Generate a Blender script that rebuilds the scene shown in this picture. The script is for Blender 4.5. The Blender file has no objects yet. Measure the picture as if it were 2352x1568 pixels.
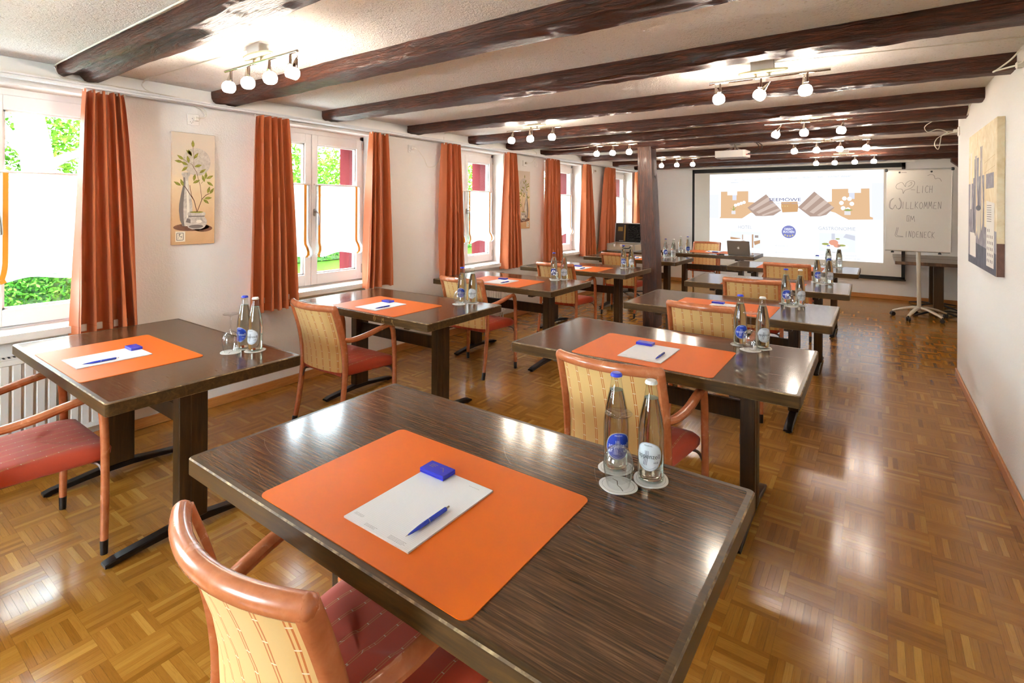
import bpy, bmesh, math, random
from mathutils import Vector, Matrix, noise
random.seed(7)
R = math.radians
PI = math.pi
scene = bpy.context.scene
COL = scene.collection

# ------------------------------------------------------------------ camera
cam_d = bpy.data.cameras.new('camera')
cam_d.sensor_width = 36.0
cam_d.lens = 1185.83 / 2352.0 * 36.0
cam_d.shift_y = -(784.0 - 473.08) / 2352.0
cam_d.clip_start = 0.05
cam_d.clip_end = 300
cam = bpy.data.objects.new('camera', cam_d)
COL.objects.link(cam)
CAMZ = 1.5074
YAW = R(35.2)
cam.matrix_world = Matrix.Translation((0, 0, CAMZ)) @ Matrix.Rotation(YAW, 4, 'Z') @ Matrix.Rotation(PI / 2, 4, 'X') @ Matrix.Rotation(R(0.289), 4, 'Z')
scene.camera = cam

# ------------------------------------------------------------------ world, sun, exposure
world = bpy.data.worlds.new('world')
scene.world = world
world.use_nodes = True
wn = world.node_tree
wn.nodes.clear()
w_out = wn.nodes.new('ShaderNodeOutputWorld')
w_bg = wn.nodes.new('ShaderNodeBackground')
w_bg.inputs['Color'].default_value = (0.76, 0.89, 1.0, 1)
w_bg.inputs['Strength'].default_value = 46.0
wn.links.new(w_bg.outputs[0], w_out.inputs[0])
sun_d = bpy.data.lights.new('sun', 'SUN')
sun_d.energy = 12.0
sun_d.angle = R(3)
sun_d.color = (1.0, 0.95, 0.86)
sun = bpy.data.objects.new('sun', sun_d)
sun.rotation_euler = (R(8), R(42), 0)
COL.objects.link(sun)
LAMP = 125.0            # radiance of the lit lamp globes
LAMP_COL = (1.0, 0.87, 0.72)
scene.view_settings.view_transform = 'Standard'
scene.view_settings.look = 'None'
scene.view_settings.gamma = 1.0
scene.view_settings.use_curve_mapping = False
scene.view_settings.exposure = 0.6
try:
    scene.cycles.use_denoising = True
    scene.cycles.max_bounces = 10
    scene.cycles.diffuse_bounces = 4
    scene.cycles.glossy_bounces = 3
    scene.cycles.transmission_bounces = 10
    scene.cycles.use_light_tree = False
    scene.cycles.use_adaptive_sampling = True
    scene.cycles.adaptive_threshold = 0.04
    scene.cycles.transparent_max_bounces = 16
    scene.cycles.caustics_reflective = False
    scene.cycles.caustics_refractive = False
    scene.cycles.sample_clamp_indirect = 8.0
except Exception:
    pass

# ------------------------------------------------------------------ helpers
def lin(h):
    h = h.lstrip('#')
    o = []
    for i in (0, 2, 4):
        c = int(h[i:i + 2], 16) / 255.0
        o.append(c / 12.92 if c <= 0.04045 else ((c + 0.055) / 1.055) ** 2.4)
    return (o[0], o[1], o[2], 1.0)

def new_mat(name):
    m = bpy.data.materials.new(name)
    m.use_nodes = True
    nt = m.node_tree
    return m, nt, nt.nodes['Principled BSDF']

def setp(b, **k):
    for a, v in k.items():
        a = a.replace('_', ' ')
        if a in b.inputs:
            b.inputs[a].default_value = v

def N(nt, t, **k):
    n = nt.nodes.new('ShaderNode' + t)
    for a, v in k.items():
        if hasattr(n, a):
            setattr(n, a, v)
        else:
            n.inputs[a.replace('_', ' ')].default_value = v
    return n

def L(nt, a, b):
    nt.links.new(a, b)

def ramp(nt, src, stops):
    r = nt.nodes.new('ShaderNodeValToRGB')
    e = r.color_ramp.elements
    while len(e) < len(stops):
        e.new(0.5)
    for el, (p, c) in zip(e, stops):
        el.position = p
        el.color = c
    L(nt, src, r.inputs[0])
    return r.outputs[0]

def coords(nt, kind='Object', scale=(1, 1, 1), rnd=False, rot=(0, 0, 0)):
    tc = nt.nodes.new('ShaderNodeTexCoord')
    mp = nt.nodes.new('ShaderNodeMapping')
    mp.inputs['Scale'].default_value = scale
    mp.inputs['Rotation'].default_value = rot
    L(nt, tc.outputs[kind], mp.inputs['Vector'])
    if rnd:
        oi = nt.nodes.new('ShaderNodeObjectInfo')
        ml = N(nt, 'Math', operation='MULTIPLY')
        ml.inputs[1].default_value = 37.0
        L(nt, oi.outputs['Random'], ml.inputs[0])
        cb = nt.nodes.new('ShaderNodeCombineXYZ')
        for i in range(3):
            L(nt, ml.outputs[0], cb.inputs[i])
        L(nt, cb.outputs[0], mp.inputs['Location'])
    return mp.outputs[0]

def noise_n(nt, vec, scale, detail=4, rough=0.55, dist=0.0):
    n = nt.nodes.new('ShaderNodeTexNoise')
    n.inputs['Scale'].default_value = scale
    n.inputs['Detail'].default_value = detail
    n.inputs['Roughness'].default_value = rough
    n.inputs['Distortion'].default_value = dist
    L(nt, vec, n.inputs['Vector'])
    return n.outputs[0]

def bump(nt, b, h, strength, dist=0.01):
    bp = nt.nodes.new('ShaderNodeBump')
    bp.inputs['Strength'].default_value = strength
    bp.inputs['Distance'].default_value = dist
    L(nt, h, bp.inputs['Height'])
    L(nt, bp.outputs[0], b.inputs['Normal'])

MATS = {}
def plain(name, col, rough=0.5, metal=0.0, coat=0.0, spec=0.5, **k):
    if name in MATS:
        return MATS[name]
    m, nt, b = new_mat(name)
    c = lin(col) if isinstance(col, str) else col
    setp(b, Base_Color=c, Roughness=rough, Metallic=metal, Coat_Weight=coat, Specular_IOR_Level=spec, **k)
    MATS[name] = m
    return m

def woodmat(name, stops, scale, rough=0.35, coat=0.0, nscale=3.0, dist=0.6, bmp=0.15, rr=0.12, rnd=True, kind='Object', bd=0.002, spec=0.5):
    m, nt, b = new_mat(name)
    v = coords(nt, kind, scale, rnd)
    f = noise_n(nt, v, nscale, 6, 0.62, dist)
    c = ramp(nt, f, [(p, lin(h)) for p, h in stops])
    L(nt, c, b.inputs['Base Color'])
    mr = N(nt, 'MapRange')
    mr.inputs[3].default_value = rough - rr
    mr.inputs[4].default_value = rough + rr
    L(nt, f, mr.inputs[0])
    L(nt, mr.outputs[0], b.inputs['Roughness'])
    setp(b, Coat_Weight=coat, Coat_Roughness=0.12, Specular_IOR_Level=spec)
    if bmp:
        bump(nt, b, f, bmp, bd)
    MATS[name] = m
    return m

class MB:
    """collects verts and faces; build() links them as ONE mesh object"""
    def __init__(self):
        self.v = []; self.f = []; self.mi = []; self.uv = {}
    def add(self, vs, fs, mi=0, uvs=None):
        o = len(self.v)
        self.v += [tuple(p) for p in vs]
        for k, f in enumerate(fs):
            if uvs is not None:
                self.uv[len(self.f)] = [uvs[i] for i in f]
            self.f.append(tuple(i + o for i in f)); self.mi.append(mi)
        return self
    def box(self, x0, x1, y0, y1, z0, z1, mi=0, c=0.0, mat=None):
        if c <= 0:
            vs = [(x, y, z) for z in (z0, z1) for y in (y0, y1) for x in (x0, x1)]
            fs = [(0, 2, 3, 1), (4, 5, 7, 6), (0, 1, 5, 4), (2, 6, 7, 3), (0, 4, 6, 2), (1, 3, 7, 5)]
        else:
            bm = bmesh.new()
            bmesh.ops.create_cube(bm, size=1)
            for w in bm.verts:
                w.co = ((x0 + x1) / 2 + w.co.x * (x1 - x0), (y0 + y1) / 2 + w.co.y * (y1 - y0), (z0 + z1) / 2 + w.co.z * (z1 - z0))
            bmesh.ops.bevel(bm, geom=bm.edges[:], offset=c, segments=1, affect='EDGES')
            bm.verts.index_update()
            vs = [tuple(w.co) for w in bm.verts]; fs = [tuple(w.index for w in f.verts) for f in bm.faces]
            bm.free()
        if mat is not None:
            vs = [tuple(mat @ Vector(p)) for p in vs]
        return self.add(vs, fs, mi)
    def tube(self, pts, r, n=8, caps=True, mi=0, sq=1.0, up=None, closed=False):
        """sweep of a circle (or ellipse: sq = height / width) along a polyline"""
        pts = [Vector(p) for p in pts]
        k = len(pts)
        rs = r if isinstance(r, (list, tuple)) else [r] * k
        vs = []
        prev = None
        for i in range(k):
            if closed:
                t = pts[(i + 1) % k] - pts[(i - 1) % k]
            else:
                t = pts[min(i + 1, k - 1)] - pts[max(i - 1, 0)]
            t.normalize()
            if prev is None:
                u = Vector(up) if up else (Vector((0, 0, 1)) if abs(t.z) < 0.9 else Vector((1, 0, 0)))
            else:
                u = prev
            u = (u - t * u.dot(t)).normalized()
            prev = u
            w = t.cross(u)
            for j in range(n):
                a = 2 * PI * j / n
                vs.append(pts[i] + u * (math.cos(a) * rs[i] * sq) + w * (math.sin(a) * rs[i]))
        fs = []
        for i in range(k if closed else k - 1):
            i2 = (i + 1) % k
            for j in range(n):
                j2 = (j + 1) % n
                fs.append((i * n + j, i * n + j2, i2 * n + j2, i2 * n + j))
        if caps and not closed:
            fs.append(tuple(range(n - 1, -1, -1)))
            fs.append(tuple((k - 1) * n + j for j in range(n)))
        return self.add(vs, fs, mi)
    def lathe(self, prof, n=20, mi=0, M=None):
        vs = []; fs = []; ring = []
        for (r, z) in prof:
            if r < 1e-6:
                ring.append([len(vs)]); vs.append(Vector((0, 0, z)))
            else:
                ring.append(list(range(len(vs), len(vs) + n)))
                for j in range(n):
                    a = 2 * PI * j / n
                    vs.append(Vector((r * math.cos(a), r * math.sin(a), z)))
        for a, b in zip(ring, ring[1:]):
            for j in range(n):
                j2 = (j + 1) % n
                if len(a) == 1 and len(b) == 1:
                    continue
                if len(a) == 1:
                    fs.append((a[0], b[j2], b[j]))
                elif len(b) == 1:
                    fs.append((a[j], a[j2], b[0]))
                else:
                    fs.append((a[j], a[j2], b[j2], b[j]))
        if M is not None:
            vs = [M @ p for p in vs]
        return self.add(vs, fs, mi)
    def prism(self, poly, h0, h1, mi=0, fn=None, side=None):
        """extrude a 2-D polygon; fn maps (a, b, h) to a point"""
        fn = fn or (lambda a, b, h: (a, b, h))
        n = len(poly)
        vs = [fn(a, b, h0) for a, b in poly] + [fn(a, b, h1) for a, b in poly]
        self.add(vs, [tuple(range(n - 1, -1, -1)), tuple(range(n, 2 * n))], mi)
        o = len(self.v) - 2 * n
        for i in range(n):
            j = (i + 1) % n
            self.f.append((o + i, o + j, o + n + j, o + n + i)); self.mi.append(mi if side is None else side)
        return self
    def flat(self, poly, fn, mi=0):
        self.add([fn(a, b) for a, b in poly], [tuple(range(len(poly)))], mi)
        return self
    def ribbon(self, pts, w, fn, mi=0):
        """thin flat line of width w through 2-D points; fn maps to 3-D"""
        for (a, b), (c, d) in zip(pts, pts[1:]):
            dx, dy = c - a, d - b
            l = math.hypot(dx, dy) or 1e-9
            nx, ny = -dy / l * w / 2, dx / l * w / 2
            ex, ey = dx / l * w * 0.3, dy / l * w * 0.3
            self.add([fn(a + nx - ex, b + ny - ey), fn(a - nx - ex, b - ny - ey), fn(c - nx + ex, d - ny + ey), fn(c + nx + ex, d + ny + ey)], [(0, 1, 2, 3)], mi)
        return self
    def grid(self, fn, nu, nv, mi=0, uvf=None):
        vs = [fn(i / nu, j / nv) for j in range(nv + 1) for i in range(nu + 1)]
        fs = [(j * (nu + 1) + i, j * (nu + 1) + i + 1, (j + 1) * (nu + 1) + i + 1, (j + 1) * (nu + 1) + i) for j in range(nv) for i in range(nu)]
        uvs = [uvf(i / nu, j / nv) for j in range(nv + 1) for i in range(nu + 1)] if uvf else None
        return self.add(vs, fs, mi, uvs)
    def mesh(self, name, mats, smooth=True, ang=38):
        me = bpy.data.meshes.new(name)
        me.from_pydata(self.v, [], self.f)
        for m in (mats if isinstance(mats, (list, tuple)) else [mats]):
            me.materials.append(m)
        if any(self.mi):
            me.polygons.foreach_set('material_index', self.mi)
        if self.uv:
            ul = me.uv_layers.new(name='UVMap')
            for p in me.polygons:
                u = self.uv.get(p.index)
                if u:
                    for k, li in enumerate(p.loop_indices):
                        ul.data[li].uv = u[k]
        if smooth:
            me.polygons.foreach_set('use_smooth', [True] * len(me.polygons))
            try:
                me.set_sharp_from_angle(angle=R(ang))
            except Exception:
                pass
        me.update()
        return me
    def build(self, name, mats, parent=None, smooth=True, ang=38, loc=None):
        return link(name, self.mesh(name, mats, smooth, ang), parent, loc)

def link(name, data, parent=None, loc=None, rz=None):
    o = bpy.data.objects.new(name, data)
    COL.objects.link(o)
    if parent is not None:
        o.parent = parent
        KIDS.setdefault(parent.name, []).append(o)
    if loc is not None:
        o.location = loc
    if rz is not None:
        o.rotation_euler[2] = rz
    return o

def thing(name, label, cat, loc=(0, 0, 0), rz=0.0, group=None):
    o = link(name, None, None, loc, rz)
    o.empty_display_size = 0.05
    return tag(o, label, cat, group)

def tag(o, label, cat, group=None):
    o['label'] = label
    o['category'] = cat
    if group:
        o['group'] = group
    return o

def struct(o, label=None, cat=None):
    o['kind'] = 'structure'
    if label:
        o['label'] = label
    if cat:
        o['category'] = cat
    return o

def copy_tree(o, parent=None):
    c = o.copy()
    COL.objects.link(c)
    c.parent = parent
    for ch in KIDS.get(o.name, []):
        copy_tree(ch, c)
    return c
KIDS = {}

def arc(cx, cy, r, a0, a1, n):
    return [(cx + r * math.cos(a0 + (a1 - a0) * i / n), cy + r * math.sin(a0 + (a1 - a0) * i / n)) for i in range(n + 1)]

def rrect(w, d, r, n=4):
    p = []
    for sx, sy, a in ((1, 1, 0), (-1, 1, PI / 2), (-1, -1, PI), (1, -1, 1.5 * PI)):
        p += arc(sx * (w / 2 - r), sy * (d / 2 - r), r, a, a + PI / 2, n)
    return p

def smooth_path(pts, k=6):
    """Catmull-Rom through the points"""
    P = [Vector(p) for p in pts]
    P = [P[0] * 2 - P[1]] + P + [P[-1] * 2 - P[-2]]
    out = []
    for i in range(1, len(P) - 2):
        for j in range(k):
            t = j / k
            a, b, c, d = P[i - 1:i + 3]
            out.append(0.5 * ((2 * b) + (c - a) * t + (2 * a - 5 * b + 4 * c - d) * t * t + (3 * b - a - 3 * c + d) * t ** 3))
    out.append(P[-2])
    return out

# writing: glyph outlines are made once, while the scene is still small
_txt = {}
def text2d(s, bold=0.0):
    """flat lettering as (verts, faces) scaled to height 1 of a capital and width as it falls"""
    key = (s, bold)
    if key in _txt:
        return _txt[key]
    cu = bpy.data.curves.new('lettering', 'FONT')
    cu.body = s
    cu.size = 1.0
    cu.offset = bold
    cu.resolution_u = 3
    ob = bpy.data.objects.new('lettering', cu)
    COL.objects.link(ob)
    dg = bpy.context.evaluated_depsgraph_get()
    me = bpy.data.meshes.new_from_object(ob.evaluated_get(dg))
    vs = [(v.co.x, v.co.y) for v in me.vertices]
    fs = [tuple(p.vertices) for p in me.polygons]
    bpy.data.objects.remove(ob); bpy.data.curves.remove(cu); bpy.data.meshes.remove(me)
    _txt[key] = (vs, fs)
    return _txt[key]

def put_text(mb, s, x0, x1, y0, y1, fn, mi=0, bold=0.0):
    """fit a line of writing into the box x0..x1, y0..y1"""
    vs, fs = text2d(s, bold)
    if not vs:
        return
    ax = min(v[0] for v in vs); bx = max(v[0] for v in vs)
    ay = min(v[1] for v in vs); by = max(v[1] for v in vs)
    if len(s) > 3:
        ay = max(ay, -0.02) if min(v[1] for v in vs) > -0.05 else ay
    mb.add([fn(x0 + (v[0] - ax) / (bx - ax) * (x1 - x0), y0 + (v[1] - ay) / (by - ay) * (y1 - y0)) for v in vs], fs, mi)
# ------------------------------------------------------------------ writing needed later
for _s, _b in (('appenzell', 0.0), ('laut', 0.0), ('still', 0.0), ('MINERAL', 0.0), ('SEEMÖWE', 0.0), ('HOTEL · RESTAURANT · SEMINARE', 0.0),
               ('START', 0.0), ('AKTUELLES', 0.0), ('GASTRONOMIE', 0.0), ('HOTEL', 0.0), ('SEMINAR', 0.0), ('FREIZEIT', 0.0), ('TEAM', 0.0),
               ('KONTAKT / ANFAHRT', 0.0), ('DIREKT', 0.015), ('BUCHEN', 0.015), ('Anreisedatum', 0.0), ('Abreisedatum', 0.0),
               ('Das Gastro', 0.0), ('dreht aus einem', 0.0), ('Haus mit e', 0.0), ('stil, einem neuen', 0.0), ('renommierten', 0.0)):
    text2d(_s, _b)

# ------------------------------------------------------------------ materials
def m_plaster(name, col, scale, strength, dist, rough=0.85):
    m, nt, b = new_mat(name)
    setp(b, Base_Color=lin(col), Roughness=rough, Specular_IOR_Level=0.25)
    v = coords(nt, 'Object')
    n1 = noise_n(nt, v, scale, 5, 0.6, 0.4)
    bump(nt, b, n1, strength, dist)
    MATS[name] = m
    return m
WALL = m_plaster('wall_plaster', 'ece8e3', 90, 0.55, 0.004)
def m_ceiling():
    m, nt, b = new_mat('ceiling_roughcast')
    setp(b, Roughness=0.9, Specular_IOR_Level=0.2)
    v = coords(nt, 'Object')
    n1 = noise_n(nt, v, 58, 3, 0.6, 1.2)
    n2 = noise_n(nt, v, 150, 3, 0.6, 0.2)
    mx = N(nt, 'Math', operation='MULTIPLY_ADD')
    mx.inputs[1].default_value = 0.35
    L(nt, n2, mx.inputs[0]); L(nt, n1, mx.inputs[2])
    c = ramp(nt, mx.outputs[0], [(0.42, lin('d2c8be')), (0.56, lin('f7f3ee')), (1.0, lin('fbf8f4'))])
    L(nt, c, b.inputs['Base Color'])
    bump(nt, b, mx.outputs[0], 0.8, 0.010)
    return m
CEIL = m_ceiling()
WHITE = plain('white_paint', 'f0ece6', 0.4)
PVC = plain('white_window_frame', 'f2f2f2', 0.28, spec=0.5)
CABLE = plain('white_cable', 'e6dfd2', 0.5)
BLACKP = plain('black_plastic', '141414', 0.45)
CHROME = plain('chrome', 'd8d4cc', 0.12, 1.0)
STEEL = plain('brushed_steel', 'b8b4ae', 0.32, 1.0)
ALU = plain('aluminium', 'c9c6bf', 0.4, 0.85)
BEAM = woodmat('old_dark_beam', [(0.25, '1a0c06'), (0.5, '3f1c0d'), (0.66, '5c2b13'), (0.82, '7d4220')], (1.2, 11, 11), 0.42, 0.05, 4.0, 1.6, 0.8, 0.14, True, 'Object', 0.02, spec=0.35)
POSTM = woodmat('old_post_timber', [(0.25, '221008'), (0.5, '43210f'), (0.7, '5e3118'), (0.88, '7d4722')], (11, 11, 1.2), 0.46, 0.08, 4.0, 1.0, 0.9, 0.14, True, 'Object', 0.012)
TTOP = woodmat('dark_table_top', [(0.28, '2c1c12'), (0.44, '45301f'), (0.54, '583d28'), (0.64, '6f5036'), (0.8, '8f6d4e')], (2.2, 58, 1), 0.15, 0.0, 3.4, 0.7, 0.0, 0.004, True, 'Object', 0.0008)
TEDGE = woodmat('dark_table_edge', [(0.2, '281b0e'), (0.55, '4a341a'), (0.8, '654a26'), (0.95, '7a5f36')], (1.6, 16, 16), 0.36, 0.0, 3.0, 0.8, 0.1, 0.08, True, 'Object', 0.0008, spec=0.22)
TWORN = woodmat('worn_table_rim', [(0.3, '3c2a18'), (0.5, '6b5233'), (0.62, 'a58c62'), (0.8, 'cdb88c')], (5, 5, 5), 0.5, 0.0, 4.0, 0.4, 0.1, 0.1)
TLEG = woodmat('dark_table_leg', [(0.2, '21150b'), (0.55, '3f2a13'), (0.8, '5a3e1f'), (0.95, '76532a')], (14, 14, 1.1), 0.4, 0.0, 3.0, 0.8, 0.12, 0.08, True, 'Object', 0.001, spec=0.22)
FOOTM = plain('dark_foot_bar', '231a15', 0.3, 0.6)
CHW = woodmat('cherry_chair_wood', [(0.2, 'a25630'), (0.5, 'b96b42'), (0.8, 'c98058')], (9, 9, 9), 0.26, 0.3, 2.0, 0.5, 0.03, 0.05)
BRACK = plain('brown_seat_bracket', '5a4034', 0.45, 0.2)
BOOT = plain('black_leg_tip', '1b1310', 0.4)
ORANGE = plain('orange_desk_mat', 'd66206', 0.5, spec=0.25)
BLUEP = plain('blue_plastic', '2a3fb0', 0.25)
BLUEB = plain('blue_mint_box', '2a2fb4', 0.3)
GOLD = plain('gold_print', 'b09a6a', 0.4, 0.4)
COAST = plain('white_coaster', 'f1eee8', 0.8)
BROWNP = plain('brown_print', '6b5a3c', 0.7)
RED = woodmat('red_painted_timber', [(0.3, '351214'), (0.7, '451a1c')], (12, 12, 1), 0.8, 0.0, 2.0, 0.3, 0.2, 0.05, spec=0.0)
DARKG = plain('dark_gap', '0c0a08', 0.9)

def m_sheer():
    m, nt, b = new_mat('white_sheer_cloth')
    nt.nodes.remove(b)
    tr = N(nt, 'BsdfTransparent'); tl = N(nt, 'BsdfTranslucent'); df = N(nt, 'BsdfDiffuse')
    tl.inputs[0].default_value = (0.42, 0.44, 0.45, 1); df.inputs[0].default_value = (0.90, 0.90, 0.90, 1)
    m1 = N(nt, 'MixShader'); m1.inputs[0].default_value = 0.42
    L(nt, tl.outputs[0], m1.inputs[1]); L(nt, df.outputs[0], m1.inputs[2])
    m2 = N(nt, 'MixShader'); m2.inputs[0].default_value = 0.80
    L(nt, tr.outputs[0], m2.inputs[1]); L(nt, m1.outputs[0], m2.inputs[2])
    L(nt, m2.outputs[0], nt.nodes['Material Output'].inputs[0])
    return m
SHEER = m_sheer()
RIBBON = plain('orange_ribbon', 'd9921f', 0.6)

def m_pane(name, tint=(1, 1, 1, 1), ior=1.45):
    m, nt, b = new_mat(name)
    nt.nodes.remove(b)
    tr = N(nt, 'BsdfTransparent'); tr.inputs[0].default_value = tint
    gl = N(nt, 'BsdfGlossy'); gl.inputs['Roughness'].default_value = 0.0
    f0 = ((ior - 1) / (ior + 1)) ** 2
    lw = N(nt, 'LayerWeight'); lw.inputs[0].default_value = 0.5
    pw = N(nt, 'Math', operation='POWER'); pw.inputs[1].default_value = 5.0
    L(nt, lw.outputs['Facing'], pw.inputs[0])
    ma = N(nt, 'Math', operation='MULTIPLY_ADD'); ma.inputs[1].default_value = 1 - f0; ma.inputs[2].default_value = f0
    L(nt, pw.outputs[0], ma.inputs[0])
    mx = N(nt, 'MixShader')
    L(nt, ma.outputs[0], mx.inputs[0]); L(nt, tr.outputs[0], mx.inputs[1]); L(nt, gl.outputs[0], mx.inputs[2])
    L(nt, mx.outputs[0], nt.nodes['Material Output'].inputs[0])
    return m
PANE = m_pane('window_pane_glass', (0.98, 1.0, 0.99, 1))
THIN = m_pane('thin_bottle_glass', (0.95, 0.985, 0.955, 1), 1.6)
WINE = m_pane('thin_wine_glass', (0.985, 0.99, 0.985, 1), 1.95)
def m_water():
    m, nt, b = new_mat('still_water')
    setp(b, Base_Color=(0.985, 1.0, 0.97, 1), Roughness=0.0, Transmission_Weight=1.0, IOR=1.33)
    return m
WATER = m_water()
def m_surface():
    m, nt, b = new_mat('water_surface')
    nt.nodes.remove(b)
    tr = N(nt, 'BsdfTransparent'); df = N(nt, 'BsdfTranslucent'); df.inputs[0].default_value = lin('d6e4cf'); d2 = N(nt, 'BsdfDiffuse'); d2.inputs[0].default_value = lin('d6e4cf')  # pale green painted in, standing for light caught in the thick glass
    m1 = N(nt, 'MixShader'); L(nt, df.outputs[0], m1.inputs[1]); L(nt, d2.outputs[0], m1.inputs[2])
    m2 = N(nt, 'MixShader'); m2.inputs[0].default_value = 0.45; L(nt, tr.outputs[0], m2.inputs[1]); L(nt, m1.outputs[0], m2.inputs[2])
    L(nt, m2.outputs[0], nt.nodes['Material Output'].inputs[0])
    return m
SURF = m_surface()
CRYST = plain('solid_glass', (1, 1, 1, 1), 0.0, Transmission_Weight=1.0, IOR=1.5)

def m_curtain():
    m, nt, b = new_mat('rust_curtain_cloth')
    v = coords(nt, 'Object', (1, 1, 1))
    n1 = noise_n(nt, v, 420, 2, 0.5)
    setp(b, Base_Color=lin('b65f30'), Roughness=0.5, Sheen_Weight=0.25, Specular_IOR_Level=0.35)
    bump(nt, b, n1, 0.12, 0.001)
    return m
CURT = m_curtain()

def m_stripe(name, base, line, pitch, gap, wid, dash, rough, knot):
    """woven stripes: u across in metres, v along in metres (UV map)"""
    m, nt, b = new_mat(name)
    tc = nt.nodes.new('ShaderNodeTexCoord')
    sp = nt.nodes.new('ShaderNodeSeparateXYZ')
    L(nt, tc.outputs['UV'], sp.inputs[0])
    def mth(op, a, c=None, d=None):
        n = N(nt, 'Math', operation=op)
        for i, x in enumerate((a, c, d)):
            if x is None:
                continue
            if isinstance(x, (int, float)):
                n.inputs[i].default_value = x
            else:
                L(nt, x, n.inputs[i])
        return n.outputs[0]
    u = mth('MODULO', mth('ADD', sp.outputs[0], 10.0), pitch)
    d = mth('ABSOLUTE', mth('SUBTRACT', u, pitch / 2))
    on = mth('LESS_THAN', mth('ABSOLUTE', mth('SUBTRACT', d, gap)), wid)
    inn = mth('LESS_THAN', d, gap + wid)
    vv = mth('MODULO', mth('ADD', sp.outputs[1], 10.0), dash)
    kn = mth('LESS_THAN', vv, dash * 0.06)
    mx1 = N(nt, 'Mix', data_type='RGBA'); mx1.inputs[6].default_value = lin(base); mx1.inputs[7].default_value = lin(line)
    L(nt, on, mx1.inputs[0])
    kk = mth('MULTIPLY', kn, inn)
    mx2 = N(nt, 'Mix', data_type='RGBA'); mx2.inputs[7].default_value = lin(knot)
    L(nt, kk, mx2.inputs[0]); L(nt, mx1.outputs[2], mx2.inputs[6])
    L(nt, mx2.outputs[2], b.inputs['Base Color'])
    v = coords(nt, 'UV')
    bump(nt, b, noise_n(nt, v, 700, 2, 0.5), 0.15, 0.0008)
    setp(b, Roughness=rough, Sheen_Weight=0.15, Specular_IOR_Level=0.3)
    MATS[name] = m
    return m
YFAB = m_stripe('yellow_striped_fabric', 'dcb473', 'c06a24', 0.066, 0.0042, 0.0018, 0.05, 0.75, 'e8d9bd')
RFAB = m_stripe('red_striped_fabric', 'b94428', 'bb8a4c', 0.062, 0.003, 0.0007, 0.04, 0.7, 'c9b096')

def m_parquet():
    m, nt, b = new_mat('oak_mosaic_parquet')
    gi = nt.nodes.new('ShaderNodeNewGeometry')
    oi = nt.nodes.new('ShaderNodeObjectInfo')
    ad = N(nt, 'Math', operation='ADD'); L(nt, gi.outputs['Random Per Island'], ad.inputs[0]); L(nt, oi.outputs['Random'], ad.inputs[1])
    fr = N(nt, 'Math', operation='FRACT'); L(nt, ad.outputs[0], fr.inputs[0])
    tone = ramp(nt, fr.outputs[0], [(0.0, lin('84531a')), (0.15, lin('915e20')), (0.5, lin('986524')), (0.85, lin('a06d29')), (1.0, lin('b28138'))])
    tc = nt.nodes.new('ShaderNodeTexCoord')
    mp = nt.nodes.new('ShaderNodeMapping'); mp.inputs['Scale'].default_value = (9, 170, 1)
    ml = N(nt, 'Math', operation='MULTIPLY'); ml.inputs[1].default_value = 61.0; L(nt, fr.outputs[0], ml.inputs[0])
    cb = nt.nodes.new('ShaderNodeCombineXYZ'); L(nt, ml.outputs[0], cb.inputs[0]); L(nt, ml.outputs[0], cb.inputs[1])
    L(nt, tc.outputs['UV'], mp.inputs['Vector']); L(nt, cb.outputs[0], mp.inputs['Location'])
    g = noise_n(nt, mp.outputs[0], 1.4, 5, 0.65, 0.6)
    gr = ramp(nt, g, [(0.3, (0.76, 0.71, 0.66, 1)), (0.52, (1, 1, 1, 1)), (0.8, (1.12, 1.12, 1.1, 1))])
    mx = N(nt, 'Mix', data_type='RGBA', blend_type='MULTIPLY'); mx.inputs[0].default_value = 0.8
    L(nt, tone, mx.inputs[6]); L(nt, gr, mx.inputs[7]); L(nt, mx.outputs[2], b.inputs['Base Color'])
    mr = N(nt, 'MapRange'); mr.inputs[3].default_value = 0.22; mr.inputs[4].default_value = 0.14
    L(nt, g, mr.inputs[0]); L(nt, mr.outputs[0], b.inputs['Roughness'])
    setp(b, Specular_IOR_Level=0.5)
    return m
PARQ = m_parquet()
BASEB = woodmat('oak_baseboard', [(0.3, 'a8672f'), (0.7, 'c48545')], (3, 3, 30), 0.4, 0.1, 3.0, 0.5, 0.05, 0.05)

def m_emit(name, col, s):
    m, nt, b = new_mat(name)
    nt.nodes.remove(b)
    e = N(nt, 'Emission'); e.inputs[0].default_value = col; e.inputs[1].default_value = s
    L(nt, e.outputs[0], nt.nodes['Material Output'].inputs[0])
    return m
GLOBE = m_emit('lit_lamp_globe', (*LAMP_COL, 1), LAMP)

def m_leaf(name, stops, tr=0.35):
    m, nt, b = new_mat(name)
    gi = nt.nodes.new('ShaderNodeNewGeometry')
    c = ramp(nt, gi.outputs['Random Per Island'], [(p, lin(h)) for p, h in stops])
    nt.nodes.remove(b)
    df = N(nt, 'BsdfDiffuse'); tl = N(nt, 'BsdfTranslucent')
    L(nt, c, df.inputs[0]); L(nt, c, tl.inputs[0])
    mx = N(nt, 'MixShader'); mx.inputs[0].default_value = tr
    L(nt, df.outputs[0], mx.inputs[1]); L(nt, tl.outputs[0], mx.inputs[2]); L(nt, mx.outputs[0], nt.nodes['Material Output'].inputs[0])
    return m
LEAFY = m_leaf('fresh_green_leaves', [(0, '23400e'), (0.5, '3a6018'), (1, '5f7d2c')], 0.45)
LEAFD = m_leaf('hedge_green_leaves', [(0, '16330f'), (0.5, '2b5219'), (1, '4a7428')], 0.25)
BARK = woodmat('grey_tree_bark', [(0.3, '4b463e'), (0.7, '7d766a')], (8, 8, 2), 0.9, 0.0, 3.0, 0.5, 0.6, 0.05)
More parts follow.
